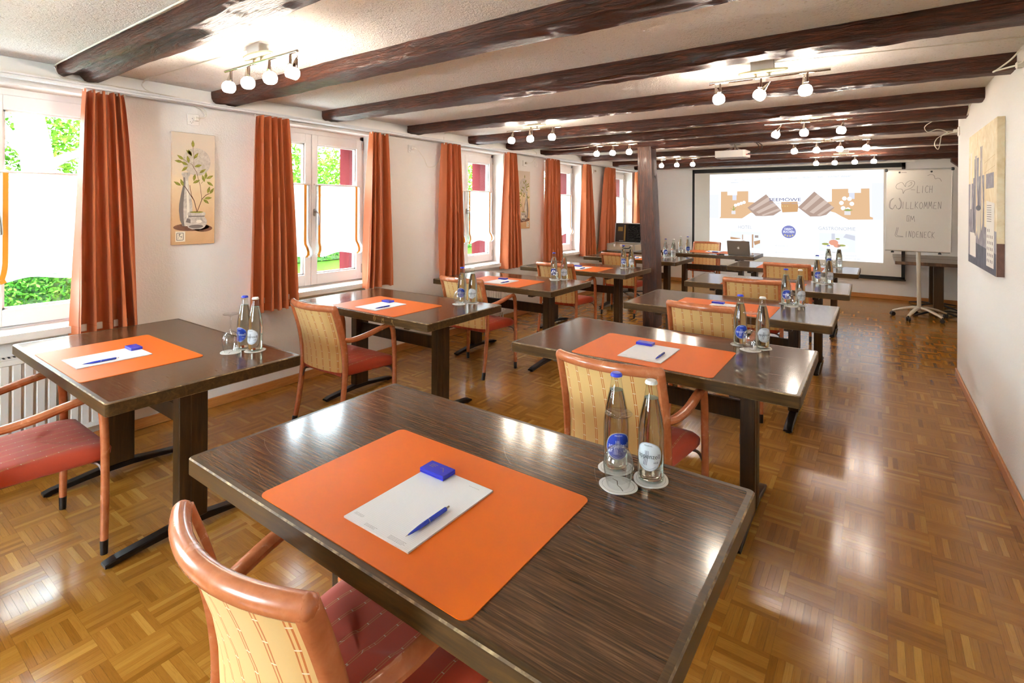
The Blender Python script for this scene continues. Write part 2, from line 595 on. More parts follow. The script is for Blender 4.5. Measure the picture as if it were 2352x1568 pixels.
GRASSM = m_leaf('lawn_blades', [(0, '4f8a24'), (0.5, '6fae35'), (1, '92c653')], 0.3)
SOILM = plain('lawn_ground', '2c4416', 0.95, spec=0.0)
# ------------------------------------------------------------------ the room shell
WX = -4.03          # inner face of the window wall
XO = -4.52          # its outer face
CZ = 2.33           # ceiling
RX = 0.60           # inner face of the aisle wall
YF = 10.55          # far wall
YB = -2.6           # wall behind the camera
RY = 6.10           # where the aisle wall ends in a recess
RXX = 1.70
WIN = [(-1.98, -0.80), (0.10, 1.28), (2.19, 3.37), (4.33, 5.51), (6.54, 7.72), (8.74, 9.92)]  # first pair: window added out of view for daylight
SILL = 0.725
HEAD = 2.19

def cam_px(x, y, z):
    c, s = math.cos(YAW), math.sin(YAW)
    X = x * c + y * s; D = -x * s + y * c
    if D < 0.05:
        return None
    return 1176 + 1185.83 * X / D, 473.08 - 1185.83 * (z - CAMZ) / D

# floor: base slab and mosaic parquet strips, seven to a square, squares turned in alternation
fl = MB().box(XO, RXX + 0.3, YB - 0.3, YF + 0.3, -0.30, -0.004).build('floor', DARKG, None, False)
struct(fl, 'golden oak mosaic parquet floor with blocks of alternating grain', 'floor')
BL = 0.1625; NS = 7; SW = BL / NS
strip = MB()
g = 0.00022
def strip_geo(mb, cx, cy, along_x, z, tilt=(0, 0), ru=0.0):
    a, b2 = BL / 2 - g, SW / 2 - g
    hx, hy = (a, b2) if along_x else (b2, a)
    t1, t2 = tilt
    top = [(-hx, -hy, z - t1 - t2), (hx, -hy, z + t1 - t2), (hx, hy, z + t1 + t2), (-hx, hy, z - t1 + t2)]
    vs = [(cx + p[0], cy + p[1], p[2]) for p in top] + [(cx + p[0], cy + p[1], -0.0038) for p in top]
    fs = [(0, 1, 2, 3), (0, 4, 5, 1), (1, 5, 6, 2), (2, 6, 7, 3), (3, 7, 4, 0)]
    q = [((p[0], p[1]) if along_x else (p[1], p[0])) for p in top]
    uv = [(p[0] + ru, p[1] + ru * 0.37) for p in q] * 2
    mb.add(vs, fs, 0, uv)
tops = []
for bi in range(int((RXX - WX) / BL) + 2):
    for bj in range(int((YF - YB) / BL) + 2):
        x0 = 0.04 - 26 * BL + bi * BL; y0 = -0.02 - 16 * BL + bj * BL
        if x0 > RXX or y0 > YF or (x0 > RX - 0.02 and y0 < RY - 0.2):
            continue
        al = (bi + bj) % 2 == 0
        for k in range(NS):
            d = (k + 0.5) * SW
            cx, cy = (x0 + BL / 2, y0 + d) if al else (x0 + d, y0 + BL / 2)
            tops.append((cx, cy, al))
def hidden_by_table(cx, cy):
    t = (CAMZ - 0.76) / CAMZ
    px, py = cx * t, cy * t
    for (tx, ty) in ((-0.959, 1.091), (-3.04, 1.105), (-0.94, 2.72), (-3.0, 2.74)):
        if abs(px - tx) < 0.72 and abs(py - ty) < 0.42:
            return True
    return False
rank = []
for i, (cx, cy, al) in enumerate(tops):
    p = cam_px(cx, cy, 0)
    if p and 5 < p[0] < 2347 and p[1] < 1563 and not hidden_by_table(cx, cy):
        rank.append((math.hypot(cx, cy), i))
rank.sort()
near = set(i for _, i in rank[:300])
sm = [MB(), MB()]
strip_geo(sm[0], 0, 0, True, 0.0); strip_geo(sm[1], 0, 0, False, 0.0)
sme = [sm[0].mesh('parquet_strip', PARQ, False), sm[1].mesh('parquet_strip', PARQ, False)]
rest = MB()
for i, (cx, cy, al) in enumerate(tops):
    if i in near:
        o = link('parquet_strip', sme[0] if al else sme[1], fl, (cx, cy, random.uniform(-1, 1) * 0.0001))
        o.rotation_euler = (random.uniform(-1, 1) * 0.006 * (0.3 if not al else 1), random.uniform(-1, 1) * 0.006 * (0.3 if al else 1), 0)
    else:
        t = (random.uniform(-1, 1) * 0.00005, random.uniform(-1, 1) * 0.00005)
        strip_geo(rest, cx, cy, al, 0.0, t, random.uniform(0, 9))
ro = rest.build('parquet_strips', PARQ, fl, False)
ro['kind'] = 'stuff'

# ceiling
struct(MB().box(XO, RXX + 0.3, YB - 0.3, YF + 0.3, CZ, CZ + 0.4).build('ceiling', CEIL, None, False), 'white roughcast plaster ceiling between dark beams', 'ceiling')

# window wall: piers, parapets and lintels around the openings
wl = MB()
edges = [YB - 0.3] + [v for w in WIN for v in w] + [YF + 0.3]
for k in range(0, len(edges), 2):
    wl.box(XO, WX, edges[k], edges[k + 1], -0.3, CZ)
for (a, b) in WIN:
    wl.box(XO, WX, a, b, -0.3, SILL)
    wl.box(XO, WX, a, b, HEAD, CZ)
struct(wl.build('wall_left', WALL, None, False), 'cream plaster window wall with five deep window openings', 'wall')
struct(MB().box(RX, RXX + 0.3, YB, RY, -0.3, CZ).build('wall_right', WALL, None, False), 'cream plaster wall beside the aisle hung with a canvas', 'wall')
struct(MB().box(RXX, RXX + 0.3, RY, YF + 0.3, -0.3, CZ).build('wall_recess', WALL, None, False), 'plaster wall closing the recess beside the flip chart', 'wall')
struct(MB().box(XO, RXX + 0.3, YF, YF + 0.3, -0.3, CZ).build('wall_far', WALL, None, False), 'plaster end wall behind the projection screen', 'wall')
BX0, BX1, BZ0, BZ1 = -2.60, -1.40, 0.90, 2.12
wb = MB().box(XO, BX0, YB - 0.3, YB, -0.3, CZ).box(BX1, RXX + 0.3, YB - 0.3, YB, -0.3, CZ).box(BX0, BX1, YB - 0.3, YB, -0.3, BZ0).box(BX0, BX1, YB - 0.3, YB, BZ1, CZ)
struct(wb.build('wall_back', WALL, None, False), 'plaster wall with a window closing the camera end of the room', 'wall')
bw = struct(link('window_7', None), 'window in the wall at the camera end of the room', 'window')  # added behind the camera to bring daylight to the foreground
fb = MB()
bm_ = (BX0 + BX1) / 2
for (a, b, c, d) in ((BX0, BX0 + 0.08, BZ0, BZ1), (BX1 - 0.08, BX1, BZ0, BZ1), (bm_ - 0.04, bm_ + 0.04, BZ0, BZ1), (BX0, BX1, BZ0, BZ0 + 0.08), (BX0, BX1, BZ1 - 0.08, BZ1)):
    fb.box(a, b, YB - 0.2, YB - 0.13, c, d)
fb.build('window_frame', PVC, bw, False)
MB().box(BX0 + 0.08, BX1 - 0.08, YB - 0.165, YB - 0.16, BZ0 + 0.08, BZ1 - 0.08).build('pane', PANE, bw, False)

# boxed trim with the curtain track under the ceiling of the window wall
tr = MB().box(WX, -3.965, YB, YF, 2.235, CZ, c=0.004)
tr.box(WX, -3.955, YB, YF, 2.222, 2.240, c=0.003)
struct(tr.build('trim_1', WHITE, None, False), 'white boxed trim running along the window wall under the ceiling', 'trim')
rail = MB()
for xx in (-3.945, -3.905):
    rail.box(xx - 0.012, xx + 0.012, YB, YF, 2.208, 2.222, c=0.002)
rail.box(WX, -3.885, YB, YF, 2.222, 2.232)
tag(rail.build('curtain_track', plain('white_track', 'dcdcdc', 0.35), None, False), 'white double curtain track fixed under the trim along the windows', 'curtain rail')

# baseboards
def baseboard(name, x0, x1, y0, y1):
    struct(MB().box(x0, x1, y0, y1, 0.0, 0.072, c=0.004).build(name, BASEB, None, False), 'low oak baseboard along the ' + name.split('_')[1] + ' wall', 'baseboard')
baseboard('baseboard_left', WX, WX + 0.014, YB, YF)
baseboard('baseboard_right', RX - 0.014, RX, YB, RY + 0.012)
baseboard('baseboard_far', WX, RXX, YF - 0.014, YF)

# ------------------------------------------------------------------ windows
def window(n, y0, y1):
    root = link('window_%d' % n, None)
    struct(root)
    xf = -4.19                      # room-side face of the sashes
    top, bot = 2.185, 0.765
    fr = MB()
    for (a, b, c, d) in ((y0, y0 + 0.045, bot - 0.04, top), (y1 - 0.045, y1, bot - 0.04, top), (y0, y1, top - 0.05, HEAD + 0.002), (y0, y1, SILL, bot + 0.012)):
        fr.box(xf - 0.085, xf - 0.012, a, b, c, d, c=0.003)
    fr.build('window_frame', PVC, root, False)
    mid = (y0 + y1) / 2
    for s, (a, b) in enumerate(((y0 + 0.03, mid - 0.0015), (mid + 0.0015, y1 - 0.03))):
        sash = MB()
        st, rb, rt = 0.062, 0.10, 0.088
        z0, z1 = bot + 0.015, top - 0.035
        sash.box(xf - 0.07, xf, a, a + st, z0, z1, c=0.004)
        sash.box(xf - 0.07, xf, b - st, b, z0, z1, c=0.004)
        sash.box(xf - 0.07, xf - 0.0005, a + st - 0.004, b - st + 0.004, z0, z0 + rb, c=0.004)
        sash.box(xf - 0.07, xf - 0.0005, a + st - 0.004, b - st + 0.004, z1 - rt, z1, c=0.004)
        so = sash.build('sash', PVC, root, False)
        gk = MB()
        ya, yb, za, zb = a + st, b - st, z0 + rb, z1 - rt
        for (p, q, r_, t_) in ((ya, ya + 0.012, za, zb), (yb - 0.012, yb, za, zb), (ya, yb, za, za + 0.012), (ya, yb, zb - 0.012, zb)):
            gk.box(xf - 0.045, xf - 0.018, p, q, r_, t_)
        gk.build('glazing_bead', PVC, so, False)
        sg = MB()
        for (p, q, r_, t_) in ((ya, ya + 0.004, za, zb), (yb - 0.004, yb, za, zb), (ya, yb, za, za + 0.004), (ya, yb, zb - 0.004, zb)):
            sg.box(xf - 0.052, xf - 0.040, p, q, r_, t_)
        sg.build('glazing_seal', BLACKP, so, False)
        MB().box(xf - 0.040, xf - 0.034, ya, yb, za, zb).build('pane', PANE, so, False)
        hg = MB()
        hy = a - 0.004 if s == 0 else b + 0.004
        for hz in (z0 + 0.06, z1 - 0.09):
            hg.tube([(xf + 0.004, hy, hz), (xf + 0.004, hy, hz + 0.085)], 0.0075, 8)
        hg.build('hinge', STEEL, so)
        if s == 1:
            h = MB()
            hy = a + 0.031
            h.prism(rrect(0.028, 0.068, 0.013, 5), 0, 0.008, fn=lambda p, q, t: (xf + t, hy + p, 1.44 + q))
            h.tube([(xf + 0.006, hy, 1.445), (xf + 0.036, hy, 1.445)], 0.0085, 8)
            h.tube(smooth_path([(xf + 0.036, hy, 1.45), (xf + 0.043, hy + 0.012, 1.425), (xf + 0.043, hy + 0.018, 1.37), (xf + 0.038, hy + 0.020, 1.325)], 5), 0.0085, 8, sq=0.7)
            h.build('handle', STEEL, so)
    sl = MB().prism([(-4.19, y0 + 0.001), (WX + 0.001, y0 + 0.001), (WX + 0.001, y0 - 0.04), (-3.975, y0 - 0.04), (-3.975, y1 + 0.04), (WX + 0.001, y1 + 0.04), (WX + 0.001, y1 - 0.001), (-4.19, y1 - 0.001)], 0.7255, 0.768)
    sl.build('window_sill', WHITE, root, False)
    j = MB()
    j.box(XO - 0.02, -4.275, y0 + 0.004, y0 + 0.03, SILL + 0.02, HEAD)
    j.box(XO - 0.02, -4.275, y1 - 0.03, y1 - 0.004, SILL + 0.02, HEAD)
    j.box(XO - 0.02, -4.275, y0, y1, HEAD - 0.03, HEAD - 0.002)
    j.build('red_surround', RED, root, False)
    MB().box(XO - 0.05, -4.275, y0 + 0.03, y1 - 0.03, SILL + 0.002, SILL + 0.03).build('outer_sill', ALU, root, False)
    return root
for k, (a, b) in enumerate(WIN):
    # the unseen window, added to bring in daylight, is numbered last
    r_ = window(k if k else 6, a, b)
    r_['label'] = ['white two-sash window out of view beside the camera', 'white window above the ribbed radiator, half covered by the first curtain',
                   'white two-sash window between the first painting and the second socket', 'white window with a red surround, first beyond the second socket',
                   'white window just beyond the small vase painting', 'white window behind the open silver case'][k]
    r_['category'] = 'window'

# white cafe blinds with orange ribbons on each sash
def blind(y0, y1, label):
    t = thing('sheer_blind', label, 'blind', (0, 0, 0), 0, 'white sheer blinds on the window sashes')
    x = -4.172
    zt, zb = 1.690, 1.075
    ph = random.uniform(0, 6)
    def surf(u, v):
        y = y0 + (y1 - y0) * u
        z = zt + (zb - zt) * v
        w = 0.002 * math.sin(9 * u + ph)
        bulge = 0.0
        if v > 0.86:
            k = (v - 0.86) / 0.14
            bulge = 0.030 * math.sin(k * PI * 0.75)
            z += 0.012 * math.sin(u * 8 + ph) * k - 0.012 * k * (4 * (u - 0.5) ** 2)
            y += (u - 0.5) * 0.045 * k
        return (x + w + bulge, y, z)
    MB().grid(surf, 24, 22).build('sheer_cloth', SHEER, t)
    def hem(u, v):
        p = surf(u, 1.0)
        return (p[0] - 0.004 - 0.010 * v, p[1] - (u - 0.5) * 0.03 * v, p[2] - 0.022 * v + 0.004 * math.sin(11 * u + ph))
    MB().grid(hem, 24, 2).build('sheer_hem', SHEER, t)
    for f in (0.085, 0.915):
        rb = MB()
        def rf(u, v, f=f):
            p = surf(f + (u - 0.5) * 0.050, v)
            return (p[0] + 0.0016, p[1], p[2])
        rb.grid(rf, 2, 22)
        def rh(u, v, f=f):
            p = hem(f + (u - 0.5) * 0.050, v)
            return (p[0] + 0.0016, p[1], p[2])
        rb.grid(rh, 2, 2)
        rb.build('ribbon', RIBBON, t)
    MB().tube([(x + 0.001, y0 - 0.012, zt + 0.004), (x + 0.001, y1 + 0.012, zt + 0.004)], 0.006, 8).build('rod', WHITE, t)
    lips = MB().box(x - 0.02, x - 0.004, y0 - 0.008, y1 + 0.008, zt - 0.004, zt + 0.012, c=0.002)
    lips.build('rod_bracket', WHITE, t, False)
WN = ['', 'first window from the camera', 'second window from the camera', 'third window from the camera', 'fourth window from the camera', 'window behind the silver case']
for k in range(1, 6):
    a, b = WIN[k]
    mid = (a + b) / 2
    if k > 1:
        blind(a + 0.065, mid - 0.03, 'white half blind with orange ribbons, left sash of the ' + WN[k])
    else:
        blind(a + 0.065, mid - 0.03, 'white half blind cut off by the picture edge, first window from the camera')
    blind(mid + 0.03, b - 0.065, 'white half blind with orange ribbons, right sash of the ' + WN[k])

# ------------------------------------------------------------------ ceiling beams
def beam(name, y, x0, x1, label, w=0.185, d=0.085, seed=0, notch=False):
    mb = MB()
    n = int((x1 - x0) / 0.026)
    prof = []
    for k in range(5):
        prof.append((0, CZ + 0.05 - (d + 0.05) * k / 4))
    for k in range(1, 7):
        prof.append((w * k / 6, CZ - d))
    for k in range(1, 5):
        prof.append((w, CZ - d + (d + 0.05) * k / 4))
    m = len(prof)
    vs = []
    for i in range(n + 1):
        x = x0 + (x1 - x0) * i / n
        sway = 0.022 * noise.noise(Vector((x * 0.45, seed * 7.1, 0)))
        thick = 0.012 * noise.noise(Vector((x * 0.7, seed * 3.3, 5)))
        for k, (py, pz) in enumerate(prof):
            q = Vector((x * 2.2, py * 9 + seed * 5, pz * 9))
            e = noise.noise(q) * 0.008 + noise.noise(Vector((x * 9, py * 40 + seed, pz * 40))) * 0.005 + abs(noise.noise(Vector((x * 22, py * 60, pz * 60 + seed)))) * 0.004
            cy = (py / w - 0.5) * 2
            rough = 1.0
            yy = y + py + sway + cy * e * 1.2
            zz = pz
            if pz < CZ - 0.001:
                zz = pz + (thick + e * 1.3) * (CZ - pz) / d
            if 3 <= k <= 5 or 9 <= k <= 11:      # hewn arrises
                c = 0.010 + 0.008 * noise.noise(Vector((x * 1.4, k * 3.0, seed)))
                if k in (4, 10):
                    yy += c * (1 if k == 4 else -1) * 0.8
                    zz += c * 0.8
            if notch and k in (6, 7) and x < -2.35:
                dp = 0.030 * min(1, (-2.35 - x) * 8)
                zz += dp
            vs.append((x, yy, zz))
    fs = [(i * m + k, i * m + k + 1, (i + 1) * m + k + 1, (i + 1) * m + k) for i in range(n) for k in range(m - 1)]
    mb.add(vs, fs)
    mb.add([vs[k] for k in range(m)], [tuple(range(m))])
    mb.add([vs[n * m + k] for k in range(m)], [tuple(range(m - 1, -1, -1))])
    o = mb.build(name, BEAM, None, True, 50)
    tag(o, label, 'beam', 'dark hewn ceiling beams')
    return o
BY = [0.95, 1.815, 2.73, 3.73, 4.70, 5.48, 6.32, 7.60, 8.83, 9.86]
ordn = ['first', 'second', 'third', 'fourth', 'fifth', 'sixth', 'seventh', 'eighth', 'ninth', 'tenth']
for k, y in enumerate(BY):
    x1 = RX + 0.01 if y < RY - 0.05 else RXX + 0.01
    if k == 0:
        lb = 'dark hewn ceiling beam with a deep split, white cable along its edge'
    elif k == 6:
        lb = 'dark hewn ceiling beam resting on the timber post'
    elif k == 9:
        lb = 'dark ceiling beam directly in front of the projection screen'
    else:
        lb = 'dark hewn ceiling beam, %s counted from the projection screen' % ordn[9 - k]
    beam('ceiling_beam', y, -3.964, x1, lb, 0.21 if k == 0 else 0.185, 0.075 if k == 0 else 0.083, k + 1, k == 0)
# short corbel in the far corner of the recess
cb = MB()
cb.prism([(0, 0), (0.55, 0), (0.55, 0.16), (0.12, 0.16), (0.0, 0.05)], 0, 0.16, fn=lambda a, b, h: (RX + 0.30 + a * 1.0, 9.88 + h, CZ - 0.085 - 0.0 - b))
tag(cb.build('beam_corbel', BEAM, None, False), 'short dark timber bracket under the last beam near the flip chart', 'bracket')

# timber post under the seventh beam
pm = MB()
nz = 44
vs = []
prof = [(-0.088, -0.09), (-0.03, -0.094), (0.03, -0.094), (0.088, -0.09), (0.092, -0.03), (0.092, 0.03), (0.088, 0.09), (0.0, 0.094), (-0.088, 0.09), (-0.092, 0.0)]
for i in range(nz + 1):
    z = 2.262 * i / nz
    cx = -2.315 - 0.075 * (z / 2.26) + 0.012 * math.sin(z * 2.2)
    for k, (a, b) in enumerate(prof):
        e = noise.noise(Vector((a * 11, b * 11, z * 2.1))) * 0.010 + noise.noise(Vector((a * 30, b * 30, z * 5))) * 0.004
        sc = 1.0 + e * 5 + 0.05 * math.sin(z * 1.3)
        vs.append((cx + a * sc, 6.385 + b * sc, z))
m = len(prof)
pm.add(vs, [(i * m + k, i * m + (k + 1) % m, (i + 1) * m + (k + 1) % m, (i + 1) * m + k) for i in range(nz) for k in range(m)])
pm.add(vs[:m], [tuple(range(m - 1, -1, -1))])
pm.add(vs[-m:], [tuple(range(m))])
po = thing('timber_post', 'rough brown timber post standing between the two table rows', 'post')
pm.build('shaft', POSTM, po, True, 45)
mo = MB().box(-2.298, -2.292, 6.36, 6.41, 1.72, 1.90)
mo.build('mortise_slot', DARKG, po, False)
# ------------------------------------------------------------------ rust-coloured curtains
def curtain(y0t, y1t, y0b, y1b, zb, nf, label, seed):
    rnd = random.Random(seed)
    ztop = 2.207
    ph = rnd.uniform(0, 6)
    wid = [rnd.uniform(0.45, 1.6) for _ in range(nf)]
    tot = sum(wid)
    nu = nf * 10
    def warp(u):
        acc = 0; x = u * tot
        for k, w in enumerate(wid):
            if x <= acc + w or k == nf - 1:
                return k + (x - acc) / w
            acc += w
    def fn(u, v):
        z = ztop + (zb - ztop) * v
        e = v ** 0.75
        ya = y0t + (y0b - y0t) * e; yb = y1t + (y1b - y1t) * e
        ph2 = warp(u) * 2 * PI + ph + 0.5 * math.sin(v * 3 + seed)
        amp = 0.032 + 0.020 * v
        sharp = math.sin(ph2) + 0.32 * math.sin(2 * ph2 + 0.9) + 0.14 * math.sin(3 * ph2)
        x = -3.925 + amp * sharp
        y = ya + (yb - ya) * u + 0.012 * math.cos(ph2) * (0.5 + v)
        if v < 0.03:
            z -= 0.010 * (1 - math.cos(ph2 * 1.0)) * (1 - v / 0.03)
        z += 0.006 * math.sin(ph2 + 1.1) * (1 if v > 0.98 else 0)
        return (min(max(x, -4.02), -3.85), y, z)
    mb = MB().grid(fn, nu, 30)
    t = thing('curtain', label, 'curtain', (0, 0, 0), 0, 'rust curtains at the windows')
    mb.build('cloth', CURT, t, True, 80)
    hm = MB().grid(lambda u, v: (fn(u, 0.955)[0] + 0.0012, fn(u, 0.955)[1], fn(u, 0.955)[2] - 0.0015 * v), nu, 1)
    hm.build('hem_seam', plain('curtain_seam', '9a481c', 0.6), t)
    for k in range(nf + 1):
        p = fn(min(1, k / nf + 0.02), 0.0)
        MB().box(-3.93, -3.92, p[1] - 0.004, p[1] + 0.004, 2.190, 2.207).build('glider_hook', WHITE, t, False)
CC = [(1.05, 1.26, 1.00, 1.36, 0.70, 5, 'rust curtain beside the first vase painting, drawn from the radiator window'),
      (2.11, 2.38, 2.06, 2.45, 0.665, 5, 'rust curtain between the first vase painting and a window'),
      (3.23, 3.45, 3.16, 3.52, 0.72, 4, 'rust curtain hanging just before the second wall socket'),
      (4.24, 4.52, 4.19, 4.60, 0.70, 5, 'rust curtain beyond the second wall socket, covering half a window'),
      (5.43, 5.64, 5.37, 5.79, 0.69, 5, 'rust curtain just before the second vase painting'),
      (6.43, 6.76, 6.40, 6.85, 0.68, 6, 'rust curtain just beyond the second vase painting'),
      (7.64, 7.84, 7.55, 8.06, 0.69, 5, 'rust curtain flaring at the hem, second before the open case'),
      (8.48, 8.83, 8.24, 8.86, 0.72, 6, 'rust curtain hanging behind the open silver case'),
      (9.86, 10.1, 9.80, 10.22, 0.70, 5, 'rust curtain half hidden behind the timber post')]
for k, c in enumerate(CC):
    curtain(*c, 20 + k)

# ------------------------------------------------------------------ radiators
def radiator(y0, y1, label):
    t = thing('radiator', label, 'radiator', (0, 0, 0))
    wm = plain('radiator_enamel', 'e9e7e2', 0.35)
    z0, z1 = 0.14, 0.64
    x1 = -3.925
    n = int((y1 - y0) / 0.05)
    mb = MB()
    for k in range(n):
        ya = y0 + (y1 - y0) * k / n; yb = y0 + (y1 - y0) * (k + 1) / n
        g1, g2 = ya + (yb - ya) * 0.30, ya + (yb - ya) * 0.70
        for (p, q, xa, xb) in ((ya, g1, x1, x1), (g1, g1 + 0.006, x1, x1 - 0.012), (g1 + 0.006, g2 - 0.006, x1 - 0.012, x1 - 0.012), (g2 - 0.006, g2, x1 - 0.012, x1), (g2, yb, x1, x1)):
            mb.add([(xa, p, z0 + 0.03), (xb, q, z0 + 0.03), (xb, q, z1 - 0.035), (xa, p, z1 - 0.035)], [(0, 1, 2, 3)])
    mb.box(x1 - 0.014, x1 + 0.001, y0, y1, z1 - 0.036, z1, c=0.004)
    mb.box(x1 - 0.014, x1 + 0.001, y0, y1, z0, z0 + 0.031, c=0.004)
    mb.box(x1 - 0.06, x1 - 0.013, y0 + 0.003, y1 - 0.003, z0 + 0.005, z1 - 0.004)
    mb.build('front_panel', wm, t, True, 25)
    gr = MB().box(x1 - 0.062, x1 + 0.003, y0, y1, z1, z1 + 0.006)
    k = y0 + 0.02
    gr.build('top_grille', wm, t, False)
    sl = MB()
    while k < y1 - 0.02:
        sl.box(x1 - 0.05, x1 - 0.008, k, k + 0.010, z1 + 0.0061, z1 + 0.0068)
        k += 0.022
    sl.build('grille_slots', DARKG, t, False)
    pp = MB()
    pp.tube([(x1 - 0.035, y1 - 0.03, z0 + 0.02), (x1 - 0.035, y1 - 0.03, 0.0)], 0.009, 8)
    pp.tube([(x1 - 0.035, y1 - 0.08, z0 + 0.02), (x1 - 0.035, y1 - 0.08, 0.0)], 0.009, 8)
    pp.box(WX + 0.002, x1 - 0.05, y0 + 0.15, y0 + 0.18, z0 + 0.1, z1 - 0.1)
    pp.box(WX + 0.002, x1 - 0.05, y1 - 0.18, y1 - 0.15, z0 + 0.1, z1 - 0.1)
    pp.build('pipe', WHITE, t)
radiator(-0.10, 1.33, 'white ribbed panel radiator under the first window')
radiator(4.35, 5.45, 'white ribbed panel radiator behind the third window-row table from the screen')

# ------------------------------------------------------------------ pictures
def poly_circle(cx, cy, rx, ry=None, n=28):
    return [(cx + rx * math.cos(2 * PI * i / n), cy + (ry or rx) * math.sin(2 * PI * i / n)) for i in range(n)]

def vase_profile(prof, cx):
    return [(cx + r, z) for r, z in prof] + [(cx - r, z) for r, z in reversed(prof)]

def m_canvas():
    m, nt, b = new_mat('painted_canvas_ground')
    v = coords(nt, 'Object', (1, 1, 1))
    n1 = noise_n(nt, v, 7, 4, 0.6, 0.5)
    sp = nt.nodes.new('ShaderNodeSeparateXYZ'); L(nt, v, sp.inputs[0])
    a = N(nt, 'Math', operation='MULTIPLY_ADD'); a.inputs[1].default_value = 1.15; a.inputs[2].default_value = 0.12
    L(nt, sp.outputs[2], a.inputs[0])
    a2 = N(nt, 'Math', operation='MULTIPLY_ADD'); a2.inputs[1].default_value = 0.35
    L(nt, n1, a2.inputs[0]); L(nt, a.outputs[0], a2.inputs[2])
    c = ramp(nt, a2.outputs[0], [(0.2, lin('c99d6c')), (0.5, lin('dcb68a')), (0.8, lin('ead2ac')), (1.0, lin('d9c8b4'))])
    L(nt, c, b.inputs['Base Color'])
    setp(b, Roughness=0.75)
    bump(nt, b, noise_n(nt, v, 500, 2, 0.5), 0.2, 0.0006)
    return m
CANV = m_canvas()
def m_mottle(name, stops, sc=30, rough=0.75):
    m, nt, b = new_mat(name)
    v = coords(nt, 'Object')
    c = ramp(nt, noise_n(nt, v, sc, 5, 0.65, 1.0), [(p, lin(h)) for p, h in stops])
    L(nt, c, b.inputs['Base Color']); setp(b, Roughness=rough)
    return m
MOON = m_mottle('painted_moon', [(0.3, 'b3a595'), (0.5, 'c8bcae'), (0.7, 'd8cdbf')], 40)
VASE = m_mottle('painted_grey_vase', [(0.3, '9d9288'), (0.5, 'c9bfb3'), (0.7, 'e4dccf')], 14)
VASED = plain('painted_vase_shade', '7c726c', 0.8)
VASEL = plain('painted_vase_light', 'ece4d6', 0.8)
PSHAD = m_mottle('painted_ground_shadow', [(0.3, '5a3a2c'), (0.6, '80573f')], 12)
TWIG = plain('painted_twig', '5f331c', 0.8)
PLEAF = m_mottle('painted_leaf', [(0.3, '6d6a20'), (0.5, '8c8a2e'), (0.7, 'b0a848')], 60)
CREAM = plain('painted_cream_patch', 'efe6d2', 0.8)
INK = plain('painted_ink', '3a3428', 0.8)

